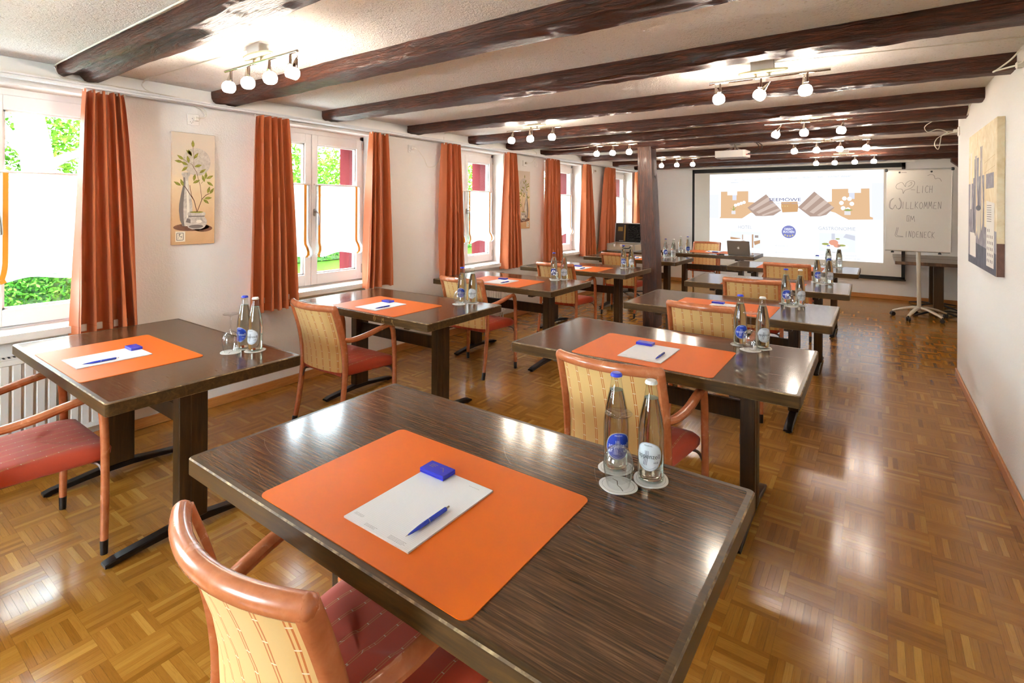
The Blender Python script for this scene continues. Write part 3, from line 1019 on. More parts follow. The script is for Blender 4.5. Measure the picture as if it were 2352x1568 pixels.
def vase_picture(loc, w, h, label, mirror=False):
    t = thing('vase_painting', label, 'painting', loc)
    MB().box(0.0, 0.022, -w / 2, w / 2, 0, h, c=0.002).build('canvas', CANV, t, False)
    s = -1 if mirror else 1
    def fn(d):
        return lambda a, b: (0.0222 + d, s * (a - 0.5) * w, b * h)
    def put(name, polys, mat, d):
        mb = MB()
        for p in polys:
            if s < 0:
                p = list(reversed(p))
            mb.flat(p, fn(d))
        mb.build(name, mat, t, False)
    put('moon', [poly_circle(0.56, 0.745, 0.33, 0.125)], MOON, 0.0003)
    put('ground_shadow', [poly_circle(0.45, 0.155, 0.42, 0.035), poly_circle(0.72, 0.14, 0.22, 0.03)], PSHAD, 0.0003)
    tall = [(0.07, 0.165), (0.13, 0.22), (0.155, 0.30), (0.15, 0.36), (0.115, 0.44), (0.07, 0.52), (0.055, 0.57), (0.06, 0.60), (0.10, 0.625), (0.10, 0.64), (0.085, 0.645)]
    put('tall_vase', [vase_profile(tall, 0.31)], VASE, 0.0006)
    put('tall_vase_shade', [[(0.31 - r, z) for r, z in tall[:8]] + [(0.31 - r * 0.35, z) for r, z in reversed(tall[:8])]], VASED, 0.0009)
    put('tall_vase_light', [[(0.31 + r * 0.15, z) for r, z in tall[:7]] + [(0.31 + r * 0.55, z) for r, z in reversed(tall[:7])]], VASEL, 0.0009)
    pot = [(0.10, 0.135), (0.19, 0.15), (0.245, 0.185), (0.25, 0.21), (0.20, 0.245), (0.18, 0.255), (0.215, 0.265), (0.21, 0.285), (0.17, 0.29)]
    put('round_pot', [vase_profile(pot, 0.56)], VASE, 0.0010)
    put('round_pot_shade', [poly_circle(0.55, 0.16, 0.17, 0.016), [(0.56 - 0.25, 0.20), (0.56 - 0.14, 0.19), (0.56 - 0.14, 0.225), (0.56 - 0.22, 0.235)], [(0.56 - 0.18, 0.247), (0.56 + 0.18, 0.247), (0.56 + 0.20, 0.257), (0.56 - 0.20, 0.257)]], VASED, 0.0012)
    put('round_pot_light', [poly_circle(0.62, 0.205, 0.07, 0.014)], VASEL, 0.0012)
    put('pot_moss', [poly_circle(0.56, 0.290, 0.16, 0.008)], PLEAF, 0.0012)
    tw = MB()
    lines = [([(0.57, 0.29), (0.53, 0.35), (0.50, 0.395), (0.42, 0.44), (0.33, 0.495), (0.27, 0.525)], 0.013), ([(0.50, 0.395), (0.44, 0.44), (0.41, 0.50), (0.40, 0.53)], 0.010),
             ([(0.57, 0.29), (0.63, 0.35), (0.69, 0.41), (0.78, 0.445), (0.86, 0.46)], 0.012), ([(0.68, 0.405), (0.66, 0.48), (0.64, 0.535), (0.59, 0.60), (0.56, 0.65), (0.49, 0.69), (0.45, 0.72)], 0.008),
             ([(0.49, 0.69), (0.49, 0.78), (0.47, 0.87)], 0.005), ([(0.45, 0.72), (0.34, 0.74), (0.22, 0.77)], 0.006), ([(0.66, 0.55), (0.74, 0.58)], 0.005)]
    for p, wd in lines:
        if s < 0:
            p = [(1 - a, b) for a, b in p]
            tw.ribbon([((1 - a) * w, b * h) for a, b in p], wd * h * 0.45, lambda a, b: (0.0236, -(a - 0.5 * w), b))
        else:
            tw.ribbon([(a * w, b * h) for a, b in p], wd * h * 0.45, lambda a, b: (0.0236, a - 0.5 * w, b))
    tw.build('twigs', TWIG, t, False)
    lv = MB()
    def leaf(a, b, ang, ln=0.055):
        pts = []
        for q, wd in ((0, 0), (0.3, 0.16), (0.55, 0.18), (0.8, 0.09), (1, 0)):
            pts.append((q * ln, wd * ln))
        pl = pts + [(x, -y) for x, y in reversed(pts[1:-1])]
        c, sn = math.cos(ang), math.sin(ang)
        pl = [(a * w + (x * c - y * sn), b * h + (x * sn + y * c)) for x, y in pl]
        if s < 0:
            pl = list(reversed(pl))
        lv.flat(pl, lambda p, q: (0.0238, s * (p - 0.5 * w), q))
    for a, b, an in ((0.47, 0.87, 1.6), (0.45, 0.80, 2.4), (0.44, 0.79, 2.0), (0.49, 0.77, 1.0), (0.38, 0.73, 1.8), (0.26, 0.755, 2.5), (0.24, 0.735, 3.0), (0.36, 0.71, 2.7), (0.35, 0.70, 3.9),
                     (0.50, 0.70, 0.3), (0.62, 0.645, 0.6), (0.49, 0.57, 1.4), (0.47, 0.55, 0.5), (0.75, 0.565, 1.9), (0.77, 0.59, 1.5), (0.79, 0.595, 0.5), (0.80, 0.57, -0.6),
                     (0.25, 0.52, 1.9), (0.20, 0.525, 2.6), (0.82, 0.46, 1.3), (0.87, 0.455, 1.0), (0.74, 0.415, 0.1), (0.71, 0.41, -0.7)):
        leaf(a, b, an)
    lv.build('leaves', PLEAF, t, False)
    put('cream_patch', [[(0.08, 0.028), (0.30, 0.028), (0.30, 0.118), (0.08, 0.120)]], CREAM, 0.0004)
    st = MB()
    def fr(a, b): return (0.0227, s * (a - 0.5) * w, b * h)
    for p in ([(0.11, 0.042), (0.255, 0.042), (0.255, 0.104), (0.11, 0.104), (0.11, 0.042)], [(0.135, 0.052), (0.17, 0.075), (0.16, 0.095), (0.20, 0.092)], [(0.20, 0.055), (0.225, 0.07), (0.19, 0.075)]):
        for (a, b), (c, d) in zip(p, p[1:]):
            st.add([fr(a - 0.006, b - 0.002), fr(a + 0.006, b + 0.002), fr(c + 0.006, d + 0.002), fr(c - 0.006, d - 0.002)], [(0, 1, 2, 3)])
    st.build('stamp', INK, t, False)
vase_picture((WX, 1.715, 1.222), 0.285, 0.795, 'narrow canvas of two grey vases with a leafy twig, under the first socket')
vase_picture((WX, 5.975, 1.195), 0.295, 0.80, 'narrow vase canvas with pale blossoms between the third and fourth windows', True)

# large canvas on the aisle wall: two long-necked bottles on grey and cream fields
t = thing('bottle_painting', 'large canvas with bottles and grey fields on the aisle wall', 'painting', (RX, 0, 0))
Y0, Y1, Z0, Z1 = 4.02, 5.11, 1.115, 2.035
CB = m_mottle('canvas_cream_field', [(0.3, 'd8bf92'), (0.5, 'e6d2ac'), (0.7, 'efe2c8')], 8)
CG = m_mottle('canvas_grey_field', [(0.3, '76707a'), (0.5, '8d8790'), (0.7, 'a59f9f')], 9)
CD = m_mottle('canvas_slate_field', [(0.3, '434450'), (0.6, '5a5b66')], 9)
CBR = m_mottle('canvas_brown_edge', [(0.3, '4a3028'), (0.6, '6b4a3c')], 9)
CW = plain('canvas_white_paint', 'e4ddd4', 0.8)
bd = MB().box(-0.036, -0.0005, Y0, Y1, Z0, Z1, c=0.002)
bd.build('canvas', CB, t, False)
def rq(a, b): return (-0.0364, Y1 - a * (Y1 - Y0), Z0 + b * (Z1 - Z0))
def rput(name, polys, mat, d):
    mb = MB()
    for p in polys:
        mb.flat(p, lambda a, b: (-0.0362 - d, Y1 - a * (Y1 - Y0), Z0 + b * (Z1 - Z0)))
    mb.build(name, mat, t, False)
rput('grey_field', [[(0, 0), (1, 0), (1, 0.28), (0.62, 0.30), (0.62, 0.66), (0.2, 0.66), (0.2, 0.62), (0, 0.62)], [(0.25, 0.66), (0.42, 0.66), (0.42, 0.80), (0.25, 0.80)], [(0.68, 0.56), (0.92, 0.56), (0.92, 0.66), (0.68, 0.66)]], CG, 0.0003)
rput('slate_field', [[(0.30, 0), (1, 0), (1, 0.14), (0.30, 0.17)], [(0, 0), (0.30, 0), (0.30, 0.05), (0, 0.06)]], CD, 0.0006)
bt1 = [(0.02, 0.22), (0.09, 0.27), (0.105, 0.40), (0.09, 0.50), (0.04, 0.60), (0.032, 0.72), (0.035, 0.80), (0.04, 0.82)]
rput('bottle', [vase_profile(bt1, 0.32)], CG, 0.0012)
rput('bottle', [vase_profile([(r, z + 0.05) for r, z in bt1], 0.52)], CG, 0.0010)
rput('bottle_light', [[(0.32 + r * 0.1, z) for r, z in bt1] + [(0.32 + r * 0.6, z) for r, z in reversed(bt1)], [(0.52 + r * 0.1, z + 0.05) for r, z in bt1] + [(0.52 + r * 0.6, z + 0.05) for r, z in reversed(bt1)]], CB, 0.0015)
rput('bottle_shade', [[(0.32 - r, z) for r, z in bt1[:6]] + [(0.32 - r * 0.6, z) for r, z in reversed(bt1[:6])], [(0.52 - r, z + 0.05) for r, z in bt1[:6]] + [(0.52 - r * 0.7, z + 0.05) for r, z in reversed(bt1[:6])]], CD, 0.0015)
rput('cup', [[(0.33, 0.42), (0.52, 0.44), (0.50, 0.26), (0.44, 0.20), (0.38, 0.24)]], plain('canvas_cup', 'c9beae', 0.8), 0.0018)
rput('cup_mouth', [poly_circle(0.425, 0.43, 0.095, 0.02)], CD, 0.0021)
rput('paper_strip', [[(0.70, 0.04), (0.93, 0.04), (0.95, 0.46), (0.70, 0.48)], [(0.07, 0.06), (0.32, 0.06), (0.32, 0.24), (0.07, 0.24)], [(0.08, 0.42), (0.13, 0.42), (0.14, 0.86), (0.10, 0.86)]], CW, 0.0009)
mk = MB()
for k in range(22):
    a = 0.73 + (k % 4) * 0.05 + 0.01 * (k // 4 % 2); b = 0.07 + (k // 4) * 0.04
    mk.flat([(a, b), (a + 0.014, b), (a + 0.014, b + 0.02), (a, b + 0.02)], lambda p, q: (-0.0376, Y1 - p * (Y1 - Y0), Z0 + q * (Z1 - Z0)))
for k in range(8):
    b = 0.34 + k * 0.015
    mk.flat([(0.72, b), (0.86, b), (0.86, b + 0.003), (0.72, b + 0.003)], lambda p, q: (-0.0376, Y1 - p * (Y1 - Y0), Z0 + q * (Z1 - Z0)))
mk.build('paint_marks', INK, t, False)
ln = MB()
for k in range(7):
    a = 0.66 + k * 0.045
    ln.ribbon([(a, 0.62), (a + 0.01, 0.98)], 0.003, rq)
ln.ribbon([(0.62, 0.74), (0.95, 0.77)], 0.003, rq); ln.ribbon([(0.62, 0.67), (0.95, 0.70)], 0.003, rq)
ln.build('paint_lines', plain('canvas_tan_line', 'c5a878', 0.8), t, False)
MB().box(-0.035, -0.0008, Y0 - 0.0012, Y0 - 0.0002, Z0, Z0 + 0.19).build('edge_paint', CBR, t, False)
# ------------------------------------------------------------------ tables
TZ = 0.7607
TOP_T = 0.052
def make_table(name):
    root = link(name, None)
    W, D = 1.40, 0.80
    c = 0.0035
    top = MB()
    inner = rrect(W - 0.034, D - 0.034, 0.010, 3)
    top.prism(inner, TZ - TOP_T + 0.004, TZ)
    top.build('tabletop', TTOP, root, False)
    eb = MB()
    loops = [(rrect(W - 0.034, D - 0.034, 0.010, 3), TZ), (rrect(W - 2 * c, D - 2 * c, 0.012, 3), TZ), (rrect(W, D, 0.014, 3), TZ - c), (rrect(W, D, 0.014, 3), TZ - TOP_T + c), (rrect(W - 2 * c, D - 2 * c, 0.012, 3), TZ - TOP_T), (rrect(W - 0.034, D - 0.034, 0.010, 3), TZ - TOP_T)]
    n = len(inner)
    vs = [(x, y, z) for lp, z in loops for x, y in lp]
    for i in range(5):
        fs = [(i * n + j, (i + 1) * n + j, (i + 1) * n + (j + 1) % n, i * n + (j + 1) % n) for j in range(n)]
        if i == 0:
            eb.add(vs, fs, 0)
            base = len(eb.v) - len(vs)
        else:
            for f in fs:
                eb.f.append(tuple(k + base for k in f)); eb.mi.append(1 if i in (1, 3) else 0)
    eb.build('edge_band', [TEDGE, TWORN], root, True, 30)
    for s in (-1, 1):
        lg = MB().box(s * 0.443 - 0.033, s * 0.443 + 0.033, -0.062, 0.062, 0.058, TZ - TOP_T + 0.004, c=0.004)
        lg.box(s * 0.443 + s * 0.0335 - 0.0015, s * 0.443 + s * 0.0335 + 0.0015, -0.012, -0.009, 0.06, TZ - TOP_T)
        lo = lg.build('leg', TLEG, root, False)
        ft = MB()
        st = [(-0.330, 0.016, 0.012), (-0.300, 0.020, 0.022), (-0.27, 0.024, 0.022), (-0.17, 0.034, 0.024), (-0.06, 0.044, 0.030), (0.06, 0.044, 0.030), (0.17, 0.034, 0.024), (0.27, 0.024, 0.022), (0.300, 0.020, 0.022), (0.330, 0.016, 0.012)]
        vs = []
        for (y, zc, h) in st:
            for dx, dz in ((-0.026, -h / 2), (0.026, -h / 2), (0.026, h / 2 - 0.004), (0.021, h / 2), (-0.021, h / 2), (-0.026, h / 2 - 0.004)):
                vs.append((s * 0.443 + dx, y, zc + dz))
        m = 6
        fs = [(i * m + k, i * m + (k + 1) % m, (i + 1) * m + (k + 1) % m, (i + 1) * m + k) for i in range(len(st) - 1) for k in range(m)]
        ft.add(vs, fs + [tuple(range(m - 1, -1, -1)), tuple(len(vs) - m + k for k in range(m))])
        fo = ft.build('foot_bar', FOOTM, root, True, 30)
        gl = MB()
        for e in (-1, 1):
            gl.lathe([(0, 0), (0.016, 0), (0.016, 0.012), (0, 0.012)], 10, M=Matrix.Translation((s * 0.443, e * 0.305, 0.0)))
        gl.build('glide', BLACKP, fo)
    MB().box(-0.412, 0.412, -0.014, 0.014, 0.470, 0.557, c=0.003).build('stretcher', TLEG, root, False)
    cl = MB()
    for s in (-1, 1):
        cl.box(s * 0.443 - 0.024, s * 0.443 + 0.024, -0.34, 0.34, TZ - TOP_T - 0.028, TZ - TOP_T + 0.002, c=0.003)
    cl.build('cross_bearer', TLEG, root, False)
    return root

TB = {'R1': (-0.959, 1.091, -0.4), 'R2': (-0.941, 2.722, 0.15), 'R3': (-0.920, 4.209, -0.05), 'R4': (-0.886, 5.666, 0.6), 'R5': (-0.855, 7.352, -0.2),
      'L1': (-3.040, 1.105, -0.4), 'L2': (-3.004, 2.742, 0.6), 'L3': (-3.014, 4.263, 0.8), 'L4': (-2.936, 5.730, -0.2), 'L5': (-2.894, 7.356, -1.0), 'P': (-2.190, 8.790, 0.0)}
WHERE = {}
for i, o5 in enumerate(('fifth', 'fourth', 'third', 'second', 'first')):
    WHERE['R%d' % (i + 1)] = o5 + ' aisle-row table from the screen'
    WHERE['L%d' % (i + 1)] = o5 + ' window-row table from the screen'
WHERE['P'] = "presenter's table with the laptop"
TLAB = {'R1': 'big dark table filling the lower middle, fifth of the aisle row', 'P': "dark table facing the audience with the laptop on it", 'L2': 'dark table with carved scribbles on its edge, fourth of the window row from screen'}
proto_t = make_table('seminar_table')
first = True
for k, (x, y, a) in TB.items():
    o = proto_t if first else copy_tree(proto_t)
    first = False
    o.location = (x, y, 0); o.rotation_euler = (0, 0, R(a))
    tag(o, TLAB.get(k, 'dark wooden trestle table, ' + WHERE[k].replace(' table', '', 1)), 'table', 'dark seminar tables')
def on_table(k, dx, dy, dz=0.0):
    x, y, a = TB[k]
    c, s = math.cos(R(a)), math.sin(R(a))
    return (x + dx * c - dy * s, y + dx * s + dy * c, TZ + dz)
# carved scribbles on the front edge of one table
lx, ly, la = TB['L2']
sc = MB()
def edge_fn(a, b): return on_table('L2', a, -0.4008, b - 0.0)
def scr(pts, x0, s):
    sc.ribbon([(x0 + p * s, -0.026 + q * s) for p, q in pts], 0.0018, edge_fn)
scr([(math.cos(t * 0.5) * 0.5, math.sin(t * 0.5) * 0.8) for t in range(14)], 0.20, 0.02)
scr([(-0.4, -0.6), (-0.3, 0.6), (0.3, -0.5), (0.4, 0.6)], 0.20, 0.02)
scr([(0, 0.8), (-0.3, 1.2), (0.2, 1.1)], 0.20, 0.02)
scr([(-0.7, -0.7), (-0.4, 0.7), (0, -0.4), (0.4, 0.8), (0.6, -0.6)], 0.285, 0.018); scr([(-0.9, -0.9), (0.9, -1.0)], 0.285, 0.018); scr([(-0.4, 0.2), (0.5, 0.5)], 0.285, 0.018)
scr([(-0.5, -0.4), (0.5, 0.8)], 0.375, 0.017); scr([(-0.4, 0.6), (0.5, -0.6), (0.8, -1.3)], 0.375, 0.017); scr([(-0.2, 0.9), (0.1, -0.2)], 0.375, 0.017)
so = sc.build('carved_scribbles', plain('bare_scratched_wood', 'b29a6b', 0.7), None, False)
so.parent = [o for o in COL.objects if o.get('label') == TLAB['L2']][0]
so.matrix_parent_inverse = Matrix.Translation((lx, ly, 0)).inverted() if False else (Matrix.Translation((lx, ly, 0)) @ Matrix.Rotation(R(la), 4, 'Z')).inverted()
# fine scratches on the near table top
ss = MB()
rs = random.Random(5)
for k in range(20):
    a, b = rs.uniform(-0.65, 0.62), rs.uniform(-0.36, 0.37)
    an = rs.uniform(-1.2, 1.2); ln_ = rs.uniform(0.03, 0.14)
    pts = [(a + ln_ * t / 5 * math.cos(an + 0.04 * t), b + ln_ * t / 5 * math.sin(an + 0.04 * t)) for t in range(6)]
    if all(abs(p[0]) < 0.67 and abs(p[1]) < 0.38 for p in pts):
        ss.ribbon(pts, 0.0005, lambda p, q: (p, q, TZ + 0.00015))
so = ss.build('scratches', plain('pale_scratch', '7d6a58', 0.6), proto_t, False)
so['kind'] = 'stuff'

# pedestal tables with star feet (under the case, and two beside the flip chart)
def pedestal_table(name, label, loc, W, D, rz=0):
    t = thing(name, label, 'table', loc, rz, 'pedestal tables')
    MB().prism(rrect(W, D, 0.012, 3), TZ - 0.045, TZ).build('tabletop', TTOP, t, False)
    MB().box(-0.055, 0.055, -0.055, 0.055, 0.05, TZ - 0.045, c=0.004).build('column', TLEG, t, False)
    for k in range(4):
        a = PI / 4 + k * PI / 2
        f = MB().tube([(0.03 * math.cos(a), 0.03 * math.sin(a), 0.055), (0.18 * math.cos(a), 0.18 * math.sin(a), 0.05), (0.36 * math.cos(a), 0.36 * math.sin(a), 0.018), (0.40 * math.cos(a), 0.40 * math.sin(a), 0.012)], [0.026, 0.024, 0.020, 0.014], 8, sq=0.5)
        f.build('foot', plain('black_iron', '17171a', 0.5, 0.3), t)
    MB().box(-0.2, 0.2, -0.2, 0.2, TZ - 0.06, TZ - 0.045).build('bearer_plate', TLEG, t, False)
pedestal_table('side_table', 'square dark pedestal table carrying the open silver case', (-3.42, 8.44, 0), 0.80, 0.72)
pedestal_table('side_table', 'dark pedestal table standing right behind the flip chart', (0.72, 9.40, 0), 1.0, 0.70)
pedestal_table('side_table', 'dark pedestal table against the end wall beyond the flip chart table', (0.72, 10.13, 0), 1.0, 0.70)

# ------------------------------------------------------------------ armchairs
POST = [(0.0, -0.005), (0.20, 0.034), (0.42, 0.060), (0.55, 0.056), (0.66, 0.038), (0.76, 0.010), (0.853, -0.022)]
def post_y(z):
    for (za, ya), (zb, yb) in zip(POST, POST[1:]):
        if z <= zb:
            t = (z - za) / (zb - za)
            return ya + (yb - ya) * t
    return POST[-1][1]
def bow(u):
    return -0.060 * (1 - u * u)
def make_chair(name):
    root = link(name, None)
    XR = 0.226
    # back posts with rear legs
    for s in (-1, 1):
        pts = smooth_path([(s * (XR + 0.012 * (1 - z / 0.85)), y, z) for z, y in POST], 4)
        pts = [p for p in pts if p.z > 0.055]
        k = len(pts)
        r = [0.0145 + 0.0045 * min(1, 1.6 * i / k) for i in range(k)]
        lg = MB().tube([(s * (XR + 0.012), post_y(0.05), 0.05)] + pts, [0.0143] + r, 10, up=(0, 1, 0), sq=1.25)
        lo = lg.build('rear_leg', CHW, root)
        MB().tube([(s * (XR + 0.0125), -0.006, 0.001), (s * (XR + 0.012), post_y(0.062), 0.062)], [0.0140, 0.0155], 10, up=(0, 1, 0), sq=1.25).build('leg_tip', BOOT, lo)
    # curved top rail
    rl = []
    for i in range(17):
        u = -1 + 2 * i / 16
        rl.append((u * (XR + 0.002), -0.022 + bow(u) * 1.0, 0.850 + 0.004 * (1 - u * u)))
    rad = [0.0205] * 17
    MB().tube(rl, rad, 12, up=(0, 0, 1), sq=1.12).build('top_rail', CHW, root)
    for s in (-1, 1):
        cn = MB()
        bm = bmesh.new(); bmesh.ops.create_uvsphere(bm, u_segments=12, v_segments=8, radius=0.0215)
        cn.add([(v.co.x * 0.9 + s * (XR + 0.001), v.co.y - 0.022, v.co.z * 1.08 + 0.850) for v in bm.verts], [tuple(v.index for v in f.verts) for f in bm.faces])
        bm.free()
        cn.build('rail_corner', CHW, root)
    # upholstered back
    Z0, Z1 = 0.425, 0.838
    H = 0.0125
    def sf(u, v, off):
        x = (u * 2 - 1) * (XR - 0.012)
        z = Z0 + (Z1 - Z0) * v
        uu = (u * 2 - 1)
        fall = min(1, v * 3.0)
        edge = 1 - max(0, (abs(uu) - 0.92) / 0.08) ** 2 * 0.6
        return (x, post_y(z) + bow(uu) * (0.55 + 0.45 * v) * 0.95 + off * edge, z)
    bk = MB()
    uvf = lambda u, v: ((u * 2 - 1) * XR, Z0 + (Z1 - Z0) * v)
    bk.grid(lambda u, v: sf(u, v, -H), 14, 14, 0, uvf)
    bk.grid(lambda u, v: sf(1 - u, v, H), 14, 14, 0, uvf)
    for e, (fa) in enumerate((lambda u, v: sf(u, 0, H - 2 * H * v), lambda u, v: sf(u, 1, -H + 2 * H * v))):
        bk.grid(fa, 14, 1, 0, uvf)
    bk.grid(lambda u, v: sf(0, u, H - 2 * H * v), 14, 1, 0, uvf)
    bk.grid(lambda u, v: sf(1, u, -H + 2 * H * v), 14, 1, 0, uvf)
    bk.build('backrest', YFAB, root, True, 60)
    # seat cushion
    def outline(t):
        return rrect_trap(t)
    st = MB()
    yb, yf, hb, hf = 0.050, 0.472, 0.206, 0.257
    base = []
    def side(p, q, n):
        return [(p[0] + (q[0] - p[0]) * i / n, p[1] + (q[1] - p[1]) * i / n) for i in range(n)]
    cor = [(-hb, yb), (hb, yb), (hf, yf - 0.03), (hf - 0.03, yf), (-hf + 0.03, yf), (-hf, yf - 0.03)]
    for a, b in zip(cor, cor[1:] + cor[:1]):
        base += side(a, b, 8 if math.hypot(a[0] - b[0], a[1] - b[1]) > 0.1 else 2)
    n = len(base)
    cx, cy = 0.0, 0.26
    layers = [(0.86, 0.390), (0.955, 0.392), (0.99, 0.406), (1.0, 0.430), (0.985, 0.447), (0.94, 0.459), (0.80, 0.466), (0.5, 0.470), (0.22, 0.471)]
    vs = []; uvs = []
    for s_, z in layers:
        for (x, y) in base:
            dip = -0.010 * max(0, (y - 0.38) / 0.1) if z > 0.44 else 0
            vs.append((cx + (x - cx) * s_, cy + (y - cy) * s_, z + dip)); uvs.append((cx + (x - cx) * s_, cy + (y - cy) * s_ + (z - 0.4)))
    vs.append((cx, cy, 0.471)); uvs.append((cx, cy))
    fs = []
    for i in range(len(layers) - 1):
        for j in range(n):
            fs.append((i * n + j, i * n + (j + 1) % n, (i + 1) * n + (j + 1) % n, (i + 1) * n + j))
    m = len(layers) - 1
    for j in range(n):
        fs.append((m * n + j, m * n + (j + 1) % n, len(vs) - 1))
    fs.append(tuple(range(n - 1, -1, -1)))
    st.add(vs, fs, 0, uvs)
    st.build('seat', RFAB, root, True, 70)
    # arms with front legs
    for s in (-1, 1):
        ap = smooth_path([(s * XR, post_y(0.64) + 0.002, 0.640), (s * (XR + 0.022), 0.10, 0.634), (s * (XR + 0.044), 0.20, 0.650), (s * 0.276, 0.32, 0.676), (s * 0.277, 0.395, 0.6845)], 5)
        k = len(ap)
        MB().tube(ap, [0.0175 + 0.0040 * math.sin(PI * i / (k - 1)) for i in range(k)], 10, up=(0, 0, 1), sq=0.85).build('armrest', CHW, root)
        fp = smooth_path([(s * 0.277, 0.392, 0.688), (s * 0.2785, 0.416, 0.655), (s * 0.280, 0.427, 0.58), (s * 0.281, 0.432, 0.45), (s * 0.282, 0.432, 0.25), (s * 0.2825, 0.430, 0.06)], 4)
        k = len(fp)
        lo = MB().tube(fp, [0.0165] + [0.0185 - 0.003 * i / k for i in range(1, k)], 10, up=(0, 1, 0)).build('front_leg', CHW, root)
        MB().tube([(s * 0.2825, 0.430, 0.062), (s * 0.2825, 0.430, 0.001)], [0.0160, 0.0140], 10, up=(0, 1, 0)).build('leg_tip', BOOT, lo)
    # seat rails and brackets
    fr = MB()
    for s in (-1, 1):
        fr.box(s * 0.165 - 0.012, s * 0.165 + 0.012, 0.10, 0.42, 0.378, 0.394)
    fr.box(-0.165, 0.165, 0.10, 0.125, 0.378, 0.394); fr.box(-0.165, 0.165, 0.395, 0.42, 0.378, 0.394)
    fr.build('seat_frame', BRACK, root, False)
    for s in (-1, 1):
        MB().tube(smooth_path([(s * 0.20, 0.40, 0.388), (s * 0.25, 0.425, 0.376), (s * 0.276, 0.432, 0.330)], 4), 0.010, 8, sq=0.7).build('front_bracket', BRACK, root)
        MB().tube(smooth_path([(s * 0.18, 0.08, 0.388), (s * 0.215, 0.064, 0.374), (s * 0.228, 0.050, 0.310)], 4), 0.010, 8, sq=0.7).build('rear_bracket', BRACK, root)
    return root
CH = {'R1': (-0.985, 0.520, 0), 'R2': (-0.920, 2.025, 0), 'R3': (-0.930, 3.530, 0.8), 'R4': (-0.905, 5.010, 2), 'R5': (-0.835, 6.650, 1),
      'L1': (-2.998, 0.380, 0), 'L2': (-3.022, 2.040, 0), 'L3': (-3.012, 3.512, 1.0), 'L4': (-2.950, 5.045, 0), 'L5': (-2.905, 6.655, 0), 'P': (-2.52, 9.735, 180)}
CLAB = {'R1': 'cherry armchair cut off at the lower edge, pushed under the big table', 'L1': 'cherry armchair cut off at the left edge, its arms by the radiator', 'P': 'cherry armchair facing the room behind the laptop table'}
proto_c = make_chair('armchair')
first = True
for k, (x, y, a) in CH.items():
    o = proto_c if first else copy_tree(proto_c)
    first = False
    o.location = (x, y, 0); o.rotation_euler = (0, 0, R(a))
    tag(o, CLAB.get(k, 'cherry armchair with striped yellow back at the ' + WHERE[k]), 'armchair', 'cherry armchairs')
# ------------------------------------------------------------------ things laid out on the tables
mat_me = None
def make_mat():
    mb = MB()
    P = rrect(0.70, 0.488, 0.022, 6)
    mb.prism(P, 0.0, 0.0022)
    return mb.mesh('desk_mat', ORANGE, False)
mat_me = make_mat()
def m_pad():
    m, nt, b = new_mat('squared_paper')
    tc = nt.nodes.new('ShaderNodeTexCoord'); sp = nt.nodes.new('ShaderNodeSeparateXYZ'); L(nt, tc.outputs['Object'], sp.inputs[0])
    outs = []
    for i in (0, 1):
        a = N(nt, 'Math', operation='ADD'); a.inputs[1].default_value = 5.0; L(nt, sp.outputs[i], a.inputs[0])
        q = N(nt, 'Math', operation='MODULO'); q.inputs[1].default_value = 0.005; L(nt, a.outputs[0], q.inputs[0])
        l_ = N(nt, 'Math', operation='LESS_THAN'); l_.inputs[1].default_value = 0.0005; L(nt, q.outputs[0], l_.inputs[0])
        outs.append(l_.outputs[0])
    mxm = N(nt, 'Math', operation='MAXIMUM'); L(nt, outs[0], mxm.inputs[0]); L(nt, outs[1], mxm.inputs[1])
    mx = N(nt, 'Mix', data_type='RGBA'); mx.inputs[6].default_value = lin('f4f4f6'); mx.inputs[7].default_value = lin('dfe2ea')
    L(nt, mxm.outputs[0], mx.inputs[0]); L(nt, mx.outputs[2], b.inputs['Base Color'])
    setp(b, Roughness=0.7)
    return m
PAPER = m_pad()
INKG = plain('grey_print', 'a3a3aa', 0.8)
pad_me = MB().box(-0.110, 0.110, -0.1485, 0.1485, 0, 0.0040).mesh('notepad', PAPER, False)
pp = MB()
def padf(a, b): return (a, b, 0.00415)
rt = random.Random(3)
for (x0, y0, n, w) in ((-0.100, -0.120, 3, 0.03), (-0.045, -0.135, 3, 0.035), (0.035, -0.132, 4, 0.05), (0.045, 0.128, 1, 0.035)):
    for k in range(n):
        x = x0; y = y0 - k * 0.0032
        while x < x0 + w * (1 - 0.1 * (k % 2)):
            l_ = rt.uniform(0.002, 0.006)
            pp.flat([(x, y), (x + l_, y), (x + l_, y + 0.0009), (x, y + 0.0009)], padf); x += l_ + 0.001
pad_print_me = pp.mesh('pad_print', INKG, False)
# ball pen lying along +y
def make_pen():
    body = MB().lathe([(0, 0.006), (0.0012, 0.0065), (0.0026, 0.018), (0.0044, 0.040), (0.0050, 0.060), (0.0050, 0.071)], 12)
    body.lathe([(0.0050, 0.0725), (0.0050, 0.128), (0.0046, 0.131), (0.0030, 0.1315), (0, 0.1315)], 12)
    tip = MB().lathe([(0, 0.0), (0.0007, 0.0015), (0.0014, 0.007), (0, 0.007)], 10)
    tip.lathe([(0.0051, 0.071), (0.0051, 0.0725), (0.0049, 0.0725)], 12)
    tip.lathe([(0.0028, 0.1315), (0.0028, 0.1405), (0.0024, 0.1425), (0, 0.1425)], 10)
    tip.box(-0.0011, 0.0011, 0.0058, 0.0066, 0.090, 0.130)
    tip.box(-0.0011, 0.0011, 0.0046, 0.0066, 0.126, 0.130)
    M = Matrix.Rotation(R(-90), 4, 'X')
    for mb in (body, tip):
        mb.v = [tuple(M @ Vector(p) + Vector((0, 0, 0.0052))) for p in mb.v]
    return body.mesh('pen_barrel', BLUEP), tip.mesh('pen_fittings', CHROME)
pen_me, pen_fit_me = make_pen()
